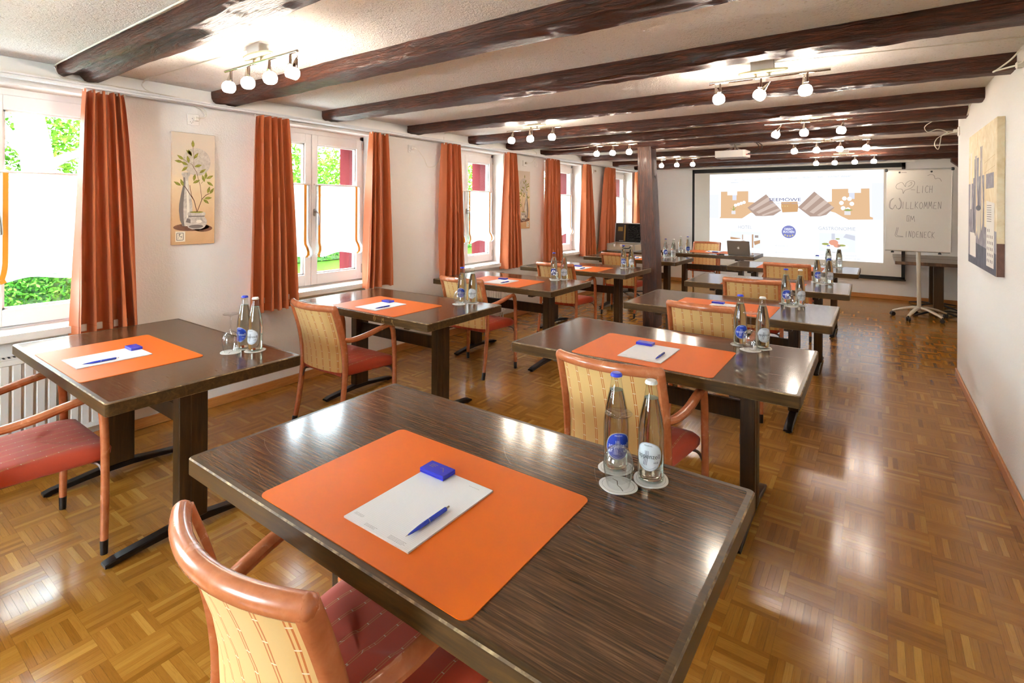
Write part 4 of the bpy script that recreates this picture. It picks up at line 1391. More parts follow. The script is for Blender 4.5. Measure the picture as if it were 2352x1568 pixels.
# mint box
box_me = MB().box(-0.044, 0.044, -0.025, 0.025, 0.0, 0.0065, c=0.0012).box(-0.044, 0.044, -0.025, 0.025, 0.0066, 0.0125, c=0.0012).mesh('mint_box', BLUEB, False)
bp = MB()
def bxf(a, b): return (a, b, 0.01265)
bp.ribbon([(0.006, 0.006), (0.013, 0.010), (0.017, 0.004), (0.022, -0.001), (0.027, -0.007)], 0.0014, bxf)
for k in range(3):
    bp.flat([(-0.030, 0.010 - k * 0.006), (-0.008 - 0.003 * k, 0.010 - k * 0.006), (-0.008 - 0.003 * k, 0.0115 - k * 0.006), (-0.030, 0.0115 - k * 0.006)], bxf)
box_print_me = bp.mesh('gull_print', GOLD, False)
# coaster with a gull and a ring
def wavy(r, k=0.045):
    return [(r * (1 + k * math.sin(2 * a + 0.4) + k * 0.5 * math.sin(4 * a)) * math.cos(a), r * (1 + k * math.sin(2 * a + 0.4) + k * 0.5 * math.sin(4 * a)) * math.sin(a)) for a in [2 * PI * i / 40 for i in range(40)]]
coast_me = MB().prism(wavy(0.0485), 0, 0.0013).mesh('coaster', COAST, False)
cp = MB()
cw = wavy(0.0405)
cp.ribbon(cw + [cw[0]], 0.0006, lambda a, b: (a, b, 0.00145))
cp.ribbon([(-0.030, 0.012), (-0.015, 0.013), (-0.004, 0.002), (0.0, -0.003), (0.012, -0.006), (0.028, -0.014)], 0.0022, lambda a, b: (a, b, 0.00145))
coast_print_me = cp.mesh('coaster_print', BROWNP, False)
# bottle
BH = 0.270
BPROF = [(0, 0.004), (0.020, 0.003), (0.028, 0.0), (0.0345, 0.004), (0.0355, 0.012), (0.0355, 0.118), (0.0345, 0.140), (0.0300, 0.172), (0.0235, 0.205), (0.0180, 0.228), (0.0150, 0.246), (0.0138, 0.254), (0.0150, 0.256), (0.0150, 0.260), (0.0132, 0.2615), (0.0132, 0.268)]
glass_me = MB().lathe(BPROF, 28).mesh('bottle_glass', THIN)
WPROF = [(0, 0.0075), (0.020, 0.0072), (0.029, 0.006), (0.0328, 0.014), (0.0330, 0.118), (0.0320, 0.140), (0.0275, 0.172), (0.0212, 0.205), (0.0170, 0.222)]
surf_me = MB().lathe([(0.0186, 0.2232), (0.0160, 0.2218), (0, 0.2216)], 28).mesh('water_surface', SURF)
water_me = MB().lathe(WPROF, 28).mesh('bottle_water', WATER)
def cap_mesh(col, nm):
    mb = MB()
    n = 42
    rings = []
    for (r, z, w) in ((0.0162, 0.2610, 1), (0.0162, 0.2640, 1), (0.0152, 0.2685, 0.3), (0.0130, 0.2708, 0), (0, 0.2712, 0)):
        if r == 0:
            rings.append([(0, 0, z)])
        else:
            rings.append([((r + 0.0007 * w * math.cos(21 * 2 * PI * j / n)) * math.cos(2 * PI * j / n), (r + 0.0007 * w * math.cos(21 * 2 * PI * j / n)) * math.sin(2 * PI * j / n), z) for j in range(n)])
    vs = [p for r_ in rings for p in r_]
    fs = [(i * n + j, i * n + (j + 1) % n, (i + 1) * n + (j + 1) % n, (i + 1) * n + j) for i in range(3) for j in range(n)]
    fs += [(3 * n + j, 3 * n + (j + 1) % n, 4 * n) for j in range(n)]
    mb.add(vs, fs)
    return mb.mesh('bottle_cap', plain(nm, col, 0.35))
cap_b = cap_mesh('2536b8', 'blue_crown_cap'); cap_w = cap_mesh('e9e7e2', 'white_crown_cap')
LR = 0.0358
def wrap(r):
    return lambda a, b: (r * math.sin(a / LR), -r * math.cos(a / LR), 0.075 + b)
def label_mesh(base, rim):
    mb = MB()
    n = 30
    out = []
    pts = [(0.0365 * math.cos(2 * PI * i / n) * (1 + 0.05 * math.sin(4 * PI * i / n)), 0.0395 * math.sin(2 * PI * i / n) * (1 + 0.03 * math.cos(4 * PI * i / n))) for i in range(n)]
    f1 = wrap(LR)
    K = [0, 0.35, 0.65, 0.93]
    vs = [f1(0, 0)]
    for k in K[1:]:
        vs += [f1(a * k, b * k) for a, b in pts]
    vs += [f1(a, b) for a, b in pts]
    fs = [(0, 1 + j, 1 + (j + 1) % n) for j in range(n)]
    for q in range(2):
        fs += [(1 + q * n + j, 1 + (q + 1) * n + j, 1 + (q + 1) * n + (j + 1) % n, 1 + q * n + (j + 1) % n) for j in range(n)]
    mb.add(vs, fs, 0)
    o = 1 + 2 * n
    mb.add(vs, [(o + j, o + n + j, o + n + (j + 1) % n, o + (j + 1) % n) for j in range(n)], 1)
    return mb.mesh('bottle_label', [base, rim])
LBB = plain('blue_label_paper', '1c3fa8', 0.3); LBW = plain('silver_label_paper', 'd4d6d9', 0.3); LRIM = plain('label_rim', 'c3c7cc', 0.3, 0.5)
lab_b = label_mesh(LBB, LRIM); lab_w = label_mesh(LBW, LRIM)
def label_print(kind):
    mb = MB()
    f2 = wrap(LR + 0.0003)
    put_text(mb, 'appenzell', -0.0290, 0.0310, -0.0085, 0.0075, f2)
    put_text(mb, 'MINERAL', -0.011, 0.011, 0.0275, 0.0312, f2)
    put_text(mb, kind, 0.014, 0.026, -0.0170, -0.0115, f2)
    for q in range(3):
        mb.ribbon([(-0.013 + 0.004 * q + 0.013 * (t / 6) ** 1.6 * math.cos(t * 0.2), -0.023 + 0.038 * t / 6) for t in range(7)], 0.0012, f2)
    mb.ribbon([(-0.020 + 0.040 * t / 8, -0.025 - 0.008 * math.sin(PI * t / 8)) for t in range(9)], 0.0006, f2)
    return mb
lp_b = label_print('laut').mesh('label_print', plain('white_label_print', 'e9ecf4', 0.4), False)
lp_w = label_print('still').mesh('label_print', plain('dark_label_print', '3a3f48', 0.4), False)
# wine glass standing upside down on its rim
gl = MB().lathe([(0.0290, 0.0), (0.0345, 0.018), (0.0385, 0.040), (0.0400, 0.058), (0.0370, 0.078), (0.0280, 0.094), (0.0140, 0.104), (0.0062, 0.109)], 28)
gl.lathe([(0.0278, 0.0004), (0.0333, 0.018), (0.0373, 0.040), (0.0388, 0.058), (0.0358, 0.077), (0.0270, 0.0925), (0.0130, 0.1020), (0, 0.1045)], 28)
gl.lathe([(0.0278, 0.0004), (0.0290, 0.0)], 28)
bowl_me = gl.mesh('glass_bowl', WINE)
stem_me = MB().lathe([(0, 0.1075), (0.0058, 0.1092), (0.0038, 0.120), (0.0034, 0.150), (0.0036, 0.176), (0.0070, 0.182), (0.0200, 0.1865), (0.0350, 0.1905), (0.0368, 0.1925), (0.0350, 0.1940), (0.0200, 0.1915), (0.0070, 0.1895), (0, 0.189)], 28).mesh('glass_stem', WINE)

PADO = {'R1': (0.037, -0.166), 'L1': (0.0, -0.186), 'R2': (-0.002, -0.163), 'L2': (0.009, -0.175)}
def bottle(k, p, blue, rz):
    col = 'blue' if blue else 'white'
    t = thing('water_bottle', '%s-capped glass water bottle on the %s' % (col, WHERE[k]), 'bottle', (p[0], p[1], p[2]), rz, 'water bottles on the tables')
    link('bottle_glass', glass_me, t); wo = link('water', water_me, t); link('water_surface', surf_me, wo)
    link('cap', cap_b if blue else cap_w, t)
    lb = link('paper_label', lab_b if blue else lab_w, t)
    link('label_print', lp_b if blue else lp_w, lb)
def coaster(k, p, rz, what):
    t = tag(link('coaster', coast_me, None, p, rz), 'white wavy-edged coaster under the %s on the %s' % (what, WHERE[k]), 'coaster', 'paper coasters')
    link('gull_print', coast_print_me, t)
def wine(k, p):
    t = thing('wine_glass', 'upturned stemmed wine glass on the ' + WHERE[k], 'glass', p, 0, 'upturned wine glasses')
    link('bowl', bowl_me, t); link('stem', stem_me, t)
BOT = {'R1': ((-0.606, 1.382), (-0.502, 1.379), (-0.562, 1.297)), 'L1': ((-2.692, 1.400), (-2.602, 1.408), (-2.670, 1.318)), 'R2': ((-0.602, 3.014), (-0.490, 3.008), (-0.535, 2.930)),
       'L2': ((-2.625, 3.055), (-2.537, 3.078), (-2.588, 2.975)), 'R3': ((-0.570, 4.500), (-0.473, 4.508), (-0.520, 4.412)), 'L3': ((-2.705, 4.590), (-2.608, 4.628), (-2.655, 4.520)),
       'L4': ((-2.538, 5.985), (-2.446, 6.005), (-2.495, 5.890)), 'L5': ((-2.558, 7.600), (-2.445, 7.610), (-2.505, 7.540)), 'R4': ((-0.479, 5.975), (-0.375, 5.950), (-0.427, 5.880)), 'R5': ((-0.492, 7.640), (-0.378, 7.660), (-0.430, 7.580))}
for k, (pb, pw, pg) in BOT.items():
    z = TZ + 0.0
    rz = {'R1': 0.62, 'R2': 0.45}.get(k, 0.35)
    rw = {'R1': 0.15}.get(k, 0.45)
    coaster(k, (pb[0], pb[1], z), 0.3, 'blue-capped bottle'); coaster(k, (pw[0], pw[1], z), 0.9, 'white-capped bottle'); coaster(k, (pg[0], pg[1], z), -0.3, 'wine glass')
    bottle(k, (pb[0], pb[1], z + 0.0014), True, rz); bottle(k, (pw[0], pw[1], z + 0.0014), False, rw)
    wine(k, (pg[0], pg[1], z + 0.0015))
# the two bottles on the presenter's table
bottle('P', (-2.602, 8.47, TZ), False, 0.5); bottle('P', (-2.488, 8.46, TZ), True, 0.5)
for k in list(BOT) + ['P']:
    x, y, a = TB[k]
    rz = R(a)
    if k == 'P':
        rz = R(180)
        mp = on_table('P', -0.06, 0.15)
        pd, bx, pn = on_table('P', -0.02, 0.20), on_table('P', 0.04, 0.03), on_table('P', -0.08, 0.20)
    else:
        ox = {'R1': 0.016, 'L1': -0.014, 'R2': 0.010, 'L2': 0.02, 'R3': -0.012}.get(k, -0.01)
        mp = on_table(k, ox, -0.400 + 0.244 + 0.018)
        px_, py_ = PADO.get(k, (ox + 0.01, -0.17))
        pd = on_table(k, px_, py_)
        bx = on_table(k, px_ - 0.069, py_ + 0.128)
        pn = on_table(k, px_ + 0.073, py_ - 0.122)
    m_ = tag(link('desk_mat', mat_me, None, mp, rz), 'orange rounded desk mat on the ' + WHERE[k], 'desk mat', 'orange desk mats')
    q = tag(link('notepad', pad_me, None, (pd[0], pd[1], TZ + 0.0023), rz), 'white squared notepad lying on the mat of the ' + WHERE[k], 'notepad', 'notepads on the mats')
    link('pad_print', pad_print_me, q)
    q = tag(link('mint_box', box_me, None, (bx[0], bx[1], TZ + 0.0064), rz), 'small flat blue box by the notepad on the ' + WHERE[k], 'box', 'small blue boxes on the notepads')
    link('gull_print', box_print_me, q)
    pr = {'R1': 0.0, 'L1': -0.03, 'R2': 0.0}.get(k, -0.05)
    q = thing('ball_pen', 'blue ball pen on the notepad of the ' + WHERE[k], 'pen', (pn[0], pn[1], TZ + 0.0064), rz + pr, 'blue ball pens')
    link('barrel', pen_me, q); link('clip_and_tip', pen_fit_me, q)
# ------------------------------------------------------------------ ceiling spot bars
def lamp_bar(label, pts, rail_y, rail_x0, rail_x1, px0, px1, aims):
    t = thing('ceiling_spot_bar', label, 'ceiling lamp', (0, 0, 0), 0, 'chrome ceiling spot bars')
    zr = 2.243
    cx = (px0 + px1) / 2
    MB().box(cx - 0.060, cx + 0.060, rail_y - 0.028, rail_y + 0.028, 2.282, CZ + 0.002, c=0.002).build('ceiling_box', WHITE, t, False)
    pl = MB()
    n = 28
    for (sx, sy, z0, z1) in ((0.128, 0.040, 2.268, 2.282),):
        out = [(cx + sx * math.cos(2 * PI * i / n), rail_y + sy * math.sin(2 * PI * i / n)) for i in range(n)]
        inn = [(cx + sx * 0.94 * math.cos(2 * PI * i / n), rail_y + sy * 0.9 * math.sin(2 * PI * i / n)) for i in range(n)]
        vs = [(a, b, z1) for a, b in out] + [(a, b, z0 + 0.005) for a, b in out] + [(a, b, z0) for a, b in inn]
        fs = [(i, (i + 1) % n, n + (i + 1) % n, n + i) for i in range(n)] + [(n + i, n + (i + 1) % n, 2 * n + (i + 1) % n, 2 * n + i) for i in range(n)]
        pl.add(vs, fs + [tuple(range(2 * n, 3 * n)), tuple(range(n - 1, -1, -1))])
    pl.build('oval_plate', plain('pale_glass_plate', 'd9d3ab', 0.25), t)
    MB().tube([(rail_x0, rail_y, zr), (rail_x1, rail_y, zr)], 0.0075, 10).build('rail', CHROME, t)
    sc = MB()
    for s in (-0.035, 0.035):
        sc.tube([(cx + s, rail_y, zr), (cx + s, rail_y, 2.270)], 0.006, 8)
        sc.lathe([(0.014, 2.264), (0.014, 2.270), (0, 2.270)], 12, M=Matrix.Translation((cx + s, rail_y, 0)))
    sc.build('rail_stud', CHROME, t)
    for (x, y), (ax, ay) in zip(pts, aims):
        z = 2.150
        xs = x + 0.012
        arm = MB()
        arm.tube([(xs, rail_y, zr - 0.004), (xs, rail_y, zr - 0.052)], 0.0062, 8)
        arm.tube([(xs - 0.016, rail_y, zr - 0.052), (xs + 0.004, rail_y, zr - 0.052)], 0.0045, 8)
        arm.build('arm', CHROME, t)
        # direction from globe to socket
        d = Vector((ax, ay, 1.0)).normalized()
        g0 = Vector((x, y, z))
        sk = MB()
        q = Vector((0, 0, 1)).rotation_difference(d).to_matrix().to_4x4()
        M = Matrix.Translation(g0) @ q
        sk.lathe([(0.0155, 0.028), (0.0135, 0.042), (0.0095, 0.058), (0.0070, 0.066), (0.0050, 0.078), (0.0024, 0.080), (0.0034, 0.084), (0.0030, 0.089), (0, 0.090)], 12, M=M)
        sk.build('socket_cone', CHROME, t)
        gb = MB()
        gb.lathe([(0, -0.0265), (0.022, -0.0265), (0.0290, -0.0205), (0.0345, -0.006), (0.0345, 0.006), (0.0290, 0.020), (0.0200, 0.029), (0.0, 0.033)], 16, M=M)
        gb.build('glass_globe', GLOBE, t)
def spread(xs, y, dy=0.0):
    return [(x, y + dy * i) for i, x in enumerate(xs)]
lamp_bar('chrome spot bar with four lit globes over the first vase painting', spread((-2.900, -2.715, -2.515, -2.330), 1.415, 0.008), 1.42, -2.95, -2.26, -2.73, -2.50, [(0.0, 0.1), (-0.15, 0.0), (-0.15, 0.0), (0.35, 0.1)])
lamp_bar('chrome spot bar with three lit globes, third window-side bar from the screen', spread((-2.93, -2.71, -2.47), 4.14), 4.15, -2.99, -2.38, -2.79, -2.56, [(0.1, 0.1), (-0.1, 0.0), (0.1, 0.0)])
lamp_bar('chrome spot bar with three lit globes, just before the timber post', spread((-2.80, -2.59, -2.38), 5.76), 5.76, -2.90, -2.28, -2.70, -2.48, [(0.0, 0.1), (0.1, 0.0), (0.0, 0.1)])
lamp_bar('chrome spot bar with three lit globes, first beyond the timber post', spread((-2.75, -2.51, -2.27), 7.95), 7.95, -2.84, -2.16, -2.62, -2.40, [(0.0, 0.1), (0.0, 0.0), (0.1, 0.1)])
lamp_bar('chrome spot bar with three lit globes, largest over the aisle-row tables', spread((-0.770, -0.550, -0.320), 3.225, 0.008), 3.21, -0.82, -0.20, -0.65, -0.41, [(-0.25, 0.0), (0.75, 0.1), (-0.1, 0.0)])
lamp_bar('chrome spot bar with three lit globes, third aisle-side bar from the screen', spread((-0.73, -0.51, -0.24), 5.08), 5.08, -0.82, -0.16, -0.62, -0.38, [(0.5, 0.0), (0.0, 0.1), (0.2, 0.0)])
lamp_bar('chrome spot bar with four lit globes beside the projector', spread((-0.77, -0.55, -0.33, -0.09), 6.70), 6.70, -0.84, -0.04, -0.56, -0.32, [(-0.1, 0.0), (0.0, 0.1), (0.1, 0.0), (0.3, 0.0)])
lamp_bar('chrome spot bar with four lit globes right before the screen', spread((-0.72, -0.49, -0.25, -0.03), 8.72), 8.72, -0.80, 0.05, -0.50, -0.26, [(-0.1, 0.0), (0.1, 0.1), (0.0, 0.0), (0.1, 0.0)])

# ------------------------------------------------------------------ projector under the ceiling
t = thing('projector', 'white video projector hanging from a ceiling bracket before the screen', 'projector', (0, 0, 0))
PW = plain('projector_white', 'e4dcd2', 0.45)
body = MB()
body.prism([(-1.72, 7.02), (-1.38, 7.00), (-1.355, 7.03), (-1.34, 7.26), (-1.70, 7.28), (-1.735, 7.22)], 2.150, 2.236)
body.build('housing', PW, t, False)
MB().box(-1.70, -1.37, 7.005, 7.27, 2.143, 2.151, c=0.002).build('base_plate', plain('projector_grey', 'b9b3aa', 0.5), t, False)
MB().lathe([(0, 0.0), (0.032, 0.0), (0.036, 0.02), (0.030, 0.03), (0.0, 0.024)], 18, M=Matrix.Translation((-1.58, 7.262, 2.195)) @ Matrix.Rotation(R(-90), 4, 'X')).build('lens', BLACKP, t)
mo = MB()
mo.tube([(-1.50, 7.14, 2.236), (-1.50, 7.14, CZ)], 0.012, 8)
mo.box(-1.56, -1.44, 7.08, 7.20, CZ - 0.012, CZ + 0.001)
for a, b in ((-1.62, 7.08), (-1.42, 7.08), (-1.62, 7.22), (-1.42, 7.22)):
    mo.tube([(a, b, 2.237), (-1.50, 7.14, 2.290)], 0.006, 6)
mo.build('ceiling_bracket', CHROME, t)
pl = MB().box(-1.352, -1.300, 7.06, 7.075, 2.172, 2.184)
pl.build('plug', plain('red_plug', 'b02a22', 0.4), t, False)
for nm, pts in (('black cable looping from the projector to the beam', [(-1.335, 7.06, 2.178), (-1.26, 7.04, 2.185), (-1.18, 7.03, 2.215), (-1.16, 7.03, 2.27), (-1.20, 7.04, 2.31), (-1.26, 7.05, 2.322)]),
                ('second black cable hanging beside the projector', [(-1.335, 7.08, 2.190), (-1.27, 7.07, 2.205), (-1.215, 7.05, 2.235), (-1.205, 7.05, 2.28), (-1.24, 7.06, 2.322)])):
    tag(MB().tube(smooth_path(pts, 6), 0.0045, 6).build('projector_cable', BLACKP), nm, 'cable')

# ------------------------------------------------------------------ projection screen with the projected web page
t = thing('projection_screen', 'large white projection screen with black border on the end wall', 'projection screen', (0, 0, 0))
SY = 10.500
SCR = plain('screen_fabric', 'e2ddd3', 0.8)
MB().box(-3.0, 0.385, SY, SY + 0.004, 0.345, 2.245).build('fabric', SCR, t, False)
bf = MB()
for (a, b, c, d) in ((-3.0, -2.958, 0.345, 2.245), (0.338, 0.385, 0.345, 2.245), (-3.0, 0.385, 2.172, 2.245), (-3.0, 0.385, 0.345, 0.385)):
    bf.box(a, b, SY - 0.0025, SY - 0.0002, c, d)
bf.build('black_border', plain('screen_black_border', '15110f', 0.7), t, False)
MB().box(-3.02, 0.395, SY - 0.010, SY + 0.016, 0.322, 0.347, c=0.004).build('weight_bar', plain('screen_black_bar', '17110d', 0.45), t, False)
cs = MB().box(-3.06, 0.515, SY - 0.045, YF - 0.003, 2.247, 2.318, c=0.006)
cs.box(0.50, 0.525, SY - 0.05, YF - 0.003, 2.242, 2.322, c=0.004)
cs.build('casing', WHITE, t, False)
PAGE = 0.85
def pm_(name, col, s=PAGE):
    return m_emit('projected_' + name, lin(col), s)
IX0, IX1, IZ0, IZ1 = -2.665, 0.098, 0.600, 2.142
pg = thing('projected_page', 'bright projected hotel web page on the screen', 'projection', (0, 0, 0))
LAY = [0]
def page(name, polys, col):
    LAY[0] += 1
    y = SY - 0.003 - 0.0002 * LAY[0]
    m = pm_(name, col)
    for p in polys:
        MB().flat(p, lambda a, b: (a, y, b)).build(name, m, pg, False)
def rc(a, b, c, d): return [(a, c), (b, c), (b, d), (a, d)]
def ptext(name, rows, col, bold=0.0):
    LAY[0] += 1
    y = SY - 0.003 - 0.0002 * LAY[0]
    m = pm_(name, col)
    for s, a, b, c, d in rows:
        mb = MB()
        put_text(mb, s, a, b, c, d, lambda p, q: (p, y, q), 0, bold)
        mb.build(name, m, pg, False)
page('page_ground', [rc(IX0, IX1, IZ0, IZ1)], 'f3f8ff')
page('page_hill', [[(-2.5, 0.905), (-2.08, 1.237), (-1.6, 1.262), (-0.48, 1.262), (0.05, 0.933), (-0.3, 0.60), (-2.2, 0.60)]], 'f9fcff')
page('hero_ground', [rc(IX0, IX1, 1.292, 1.925)], 'e6eef9')
page('hero_wall', [[(-1.967, 1.835), (-0.63, 1.845), (-0.63, 1.604), (-1.15, 1.43), (-1.41, 1.43), (-1.9, 1.6), (-1.966, 1.605)]], 'eff4fc')
page('hero_curtain', [rc(-0.06, IX1, 1.31, 1.92), rc(IX0, -2.50, 1.292, 1.75)], 'dfe2f2')
page('headboard', [[(-2.456, 1.805), (-1.967, 1.81), (-1.966, 1.605), (-1.80, 1.595), (-1.80, 1.449), (-2.019, 1.332), (-2.077, 1.296), (-2.482, 1.292), (-2.458, 1.325)],
                   [(-0.629, 1.83), (-0.094, 1.833), (-0.086, 1.363), (-0.043, 1.345), (-0.043, 1.314), (-0.384, 1.303), (-0.48, 1.357), (-0.578, 1.422), (-0.70, 1.46), (-0.70, 1.604), (-0.628, 1.614)]], 'd3ae88')
page('lamp_shade', [rc(-2.339, -2.163, 1.735, 1.908), rc(-0.39, -0.211, 1.76, 1.944)], 'eceff2')
page('lamp_base', [rc(-2.247, -2.174, 1.640, 1.735), rc(-0.378, -0.30, 1.658, 1.76)], 'cfd2e0')
page('bed_linen', [[(-2.077, 1.292), (-1.922, 1.407), (-1.694, 1.368), (-1.419, 1.39), (-1.134, 1.37), (-0.944, 1.36), (-0.70, 1.435), (-0.56, 1.40), (-0.384, 1.300)]], 'f4f8ff')
page('small_cushion', [[(-1.411, 1.605), (-1.153, 1.611), (-1.138, 1.52), (-1.150, 1.430), (-1.392, 1.417), (-1.412, 1.51)]], 'c49a6e')
A_ = [(-1.663, 1.748), (-1.41, 1.453), (-1.537, 1.36), (-1.70, 1.345), (-1.836, 1.346), (-1.981, 1.5)]
B_ = [(-0.892, 1.79), (-0.591, 1.508), (-0.709, 1.382), (-0.80, 1.355), (-0.953, 1.349), (-1.143, 1.511)]
page('big_cushion', [A_, B_], 'a99286')
def mix(p, q, t): return (p[0] + (q[0] - p[0]) * t, p[1] + (q[1] - p[1]) * t)
st = []
for top_, rgt, bot_, lft in ((A_[0], A_[1], A_[3], A_[5]), (B_[0], B_[1], B_[3], B_[5])):
    for a, b in ((0.16, 0.34), (0.52, 0.70), (0.86, 0.97)):
        st.append([mix(top_, rgt, a), mix(top_, rgt, b), mix(lft, bot_, b), mix(lft, bot_, a)])
page('cushion_stripe', st, 'c4b1a6')
page('orchid', [poly_circle(-2.19 + 0.05 * i, 1.545 + 0.018 * i, 0.030, 0.030, 10) for i in range(4)] + [poly_circle(-0.414 + 0.075 * math.cos(k), 1.575 + 0.10 * math.sin(k), 0.034, 0.036, 10) for k in range(6)], 'fbfcff')
page('orchid_leaf', [[(-2.30, 1.50), (-2.23, 1.46), (-2.17, 1.52), (-2.22, 1.44)], [(-0.46, 1.47), (-0.40, 1.49), (-0.32, 1.47), (-0.40, 1.44)], rc(-2.232, -2.218, 1.44, 1.53)], '93a05e')
page('glass_vase', [rc(-2.262, -2.190, 1.375, 1.44), rc(-0.445, -0.355, 1.385, 1.45)], 'd8d4d6')
page('photo_frame', [rc(-2.28, -1.754, 0.738, 1.047), rc(-0.816, -0.284, 0.748, 1.065)], 'dfe4ee')
page('hotel_photo_wood', [[(-2.28, 0.94), (-2.10, 0.92), (-2.10, 0.89), (-2.28, 0.90)], rc(-1.90, -1.875, 0.75, 1.0), [(-1.87, 0.87), (-1.76, 0.90), (-1.76, 0.84), (-1.85, 0.80)], rc(-2.07, -2.055, 0.88, 0.99)], 'b58f6d')
page('hotel_photo_bed', [[(-2.27, 0.89), (-2.10, 0.91), (-1.93, 0.84), (-1.95, 0.76), (-2.27, 0.75)], rc(-2.04, -1.91, 0.87, 0.99)], 'f6f7fb')
page('hotel_photo_blanket', [[(-2.24, 0.83), (-2.05, 0.88), (-1.97, 0.86), (-2.12, 0.79)], rc(-1.85, -1.79, 0.94, 0.985)], '9c8f88')
page('plate', [poly_circle(-0.58, 0.84, 0.20, 0.055)], 'f3f3f6')
page('salad', [poly_circle(-0.72, 0.875, 0.055, 0.02, 10), poly_circle(-0.48, 0.86, 0.06, 0.018, 10), poly_circle(-0.54, 0.97, 0.035, 0.012, 8)], '9aa05a')
page('salmon', [poly_circle(-0.60, 0.905, 0.070, 0.050, 12), poly_circle(-0.55, 0.855, 0.05, 0.035, 10)], 'd99a82')
page('dinner_glass', [rc(-0.63, -0.58, 0.96, 1.06), [(-0.46, 1.0), (-0.29, 0.95), (-0.29, 1.03), (-0.42, 1.06)]], 'c3c6d2')
page('form_card', [rc(-1.577, -1.001, IZ0 + 0.001, 0.880)], 'fdfeff')
page('form_field', [rc(-1.545, -1.045, 0.765, 0.768), rc(-1.545, -1.045, 0.858, 0.861), rc(-1.545, -1.045, 0.640, 0.643), rc(-1.545, -1.045, 0.735, 0.738), rc(-1.12, -1.085, 0.80, 0.83), rc(-1.12, -1.085, 0.675, 0.705)], 'e3e8f0')
page('badge', [poly_circle(-1.288, 1.068, 0.114, 0.114, 36)], '7c80b8')
page('badge_star', [poly_circle(-1.288 + dx, 1.0 + dz, 0.014, 0.014, 5) for dx, dz in ((-0.06, 0.008), (-0.02, -0.006), (0.022, -0.006), (0.062, 0.008))], 'd9c87a')
page('cushion_star', [poly_circle(-1.39 + 0.04 * i, 1.532, 0.010, 0.010, 5) for i in range(3)], 'd6c48a')
page('nav_underline', [rc(-2.275, -2.14, 1.973, 1.979)], 'aab0bd')
ptext('nav_lettering', [('START', -2.249, -2.159, 2.013, 2.040), ('AKTUELLES', -2.071, -1.906, 2.013, 2.041), ('GASTRONOMIE', -1.816, -1.577, 2.015, 2.044), ('HOTEL', -1.489, -1.385, 2.018, 2.046), ('SEMINAR', -1.299, -1.158, 2.021, 2.049), ('FREIZEIT', -1.071, -0.947, 2.024, 2.052), ('TEAM', -0.849, -0.770, 2.027, 2.055), ('KONTAKT / ANFAHRT', -0.682, -0.348, 2.028, 2.060)], 'b4bccb')
ptext('title_lettering', [('SEEMÖWE', -1.612, -1.097, 1.622, 1.690)], '5f5c84', 0.0)
ptext('subtitle_lettering', [('HOTEL · RESTAURANT · SEMINARE', -1.600, -1.097, 1.570, 1.590)], 'a9a4b4')
ptext('heading_lettering', [('HOTEL', -2.135, -1.902, 1.102, 1.162), ('GASTRONOMIE', -0.825, -0.286, 1.118, 1.176)], 'a9b0c0')
ptext('badge_lettering', [('DIREKT', -1.355, -1.222, 1.098, 1.135), ('BUCHEN', -1.375, -1.200, 1.050, 1.088)], 'f4f6ff', 0.015)
ptext('form_lettering', [('Anreisedatum', -1.507, -1.294, 0.798, 0.830), ('Abreisedatum', -1.506, -1.293, 0.674, 0.705)], 'b3bac8')
ptext('body_lettering', [('Das Gastro', -0.882, -0.706, 0.676, 0.705), ('dreht aus einem', -0.500, -0.272, 0.680, 0.708), ('Haus mit e', -0.882, -0.72, 0.628, 0.655), ('stil, einem neuen', -0.494, -0.217, 0.628, 0.656), ('renommierten', -1.985, -1.767, 0.674, 0.700)], 'a8aebb')

# ------------------------------------------------------------------ flip chart
t = thing('flip_chart', 'white flip chart board on a wheeled stand with handwritten welcome', 'flip chart', (0, 0, 0))
FY = 8.85
BRD = plain('whiteboard_enamel', 'cfc9bf', 0.22)
tilt = 0.05
def fbd(a, b, d=0.0):
    """board face: a across, b height, d proud of the face; top leans back, bottom forward"""
    return (a, FY + (b - 0.93) * tilt - d, b)
bx0, bx1, bz0, bz1 = 0.108, 0.815, 0.930, 2.022
bo = MB()
vs = [fbd(bx0, bz0), fbd(bx1 - 0.02, bz0), fbd(bx1, bz1), fbd(bx0 + 0.018, bz1)]
bo.add(vs + [(x, y + 0.022, z) for x, y, z in vs], [(0, 1, 2, 3), (7, 6, 5, 4), (0, 4, 5, 1), (1, 5, 6, 2), (2, 6, 7, 3), (3, 7, 4, 0)])
bo.build('board', BRD, t, False)
fr = MB()
fr.tube([fbd(bx0 + 0.01, bz1 + 0.008, -0.01), fbd(bx1 + 0.006, bz1 + 0.008, -0.01)], 0.013, 10)
fr.tube([fbd(bx1 - 0.018, bz0, -0.010), fbd(bx1 + 0.003, bz1, -0.010)], 0.011, 8)
fr.tube([fbd(bx0 - 0.002, bz0, -0.010), fbd(bx0 + 0.016, bz1, -0.010)], 0.007, 8)
fr.tube([fbd(bx0 - 0.004, bz0 - 0.004, -0.010), fbd(bx1 - 0.02, bz0 - 0.004, -0.010)], 0.011, 8)
fr.build('board_frame', ALU, t)
cn = MB()
for a in (bx0 + 0.006, bx1 + 0.008):
    p = fbd(a, bz1 + 0.008, -0.01)
    cn.box(p[0] - 0.018, p[0] + 0.018, p[1] - 0.022, p[1] + 0.022, p[2] - 0.022, p[2] + 0.020, c=0.008)
cn.build('corner_cap', BLACKP, t, False)
for a in (0.262, 0.605):
    p = fbd(a, 1.998, 0.0)
    mg = MB().lathe([(0.012, 0), (0.012, 0.012), (0, 0.013)], 12, M=Matrix.Translation(p) @ Matrix.Rotation(R(90), 4, 'X'))
    mg.build('paper_clamp', BLACKP, t)
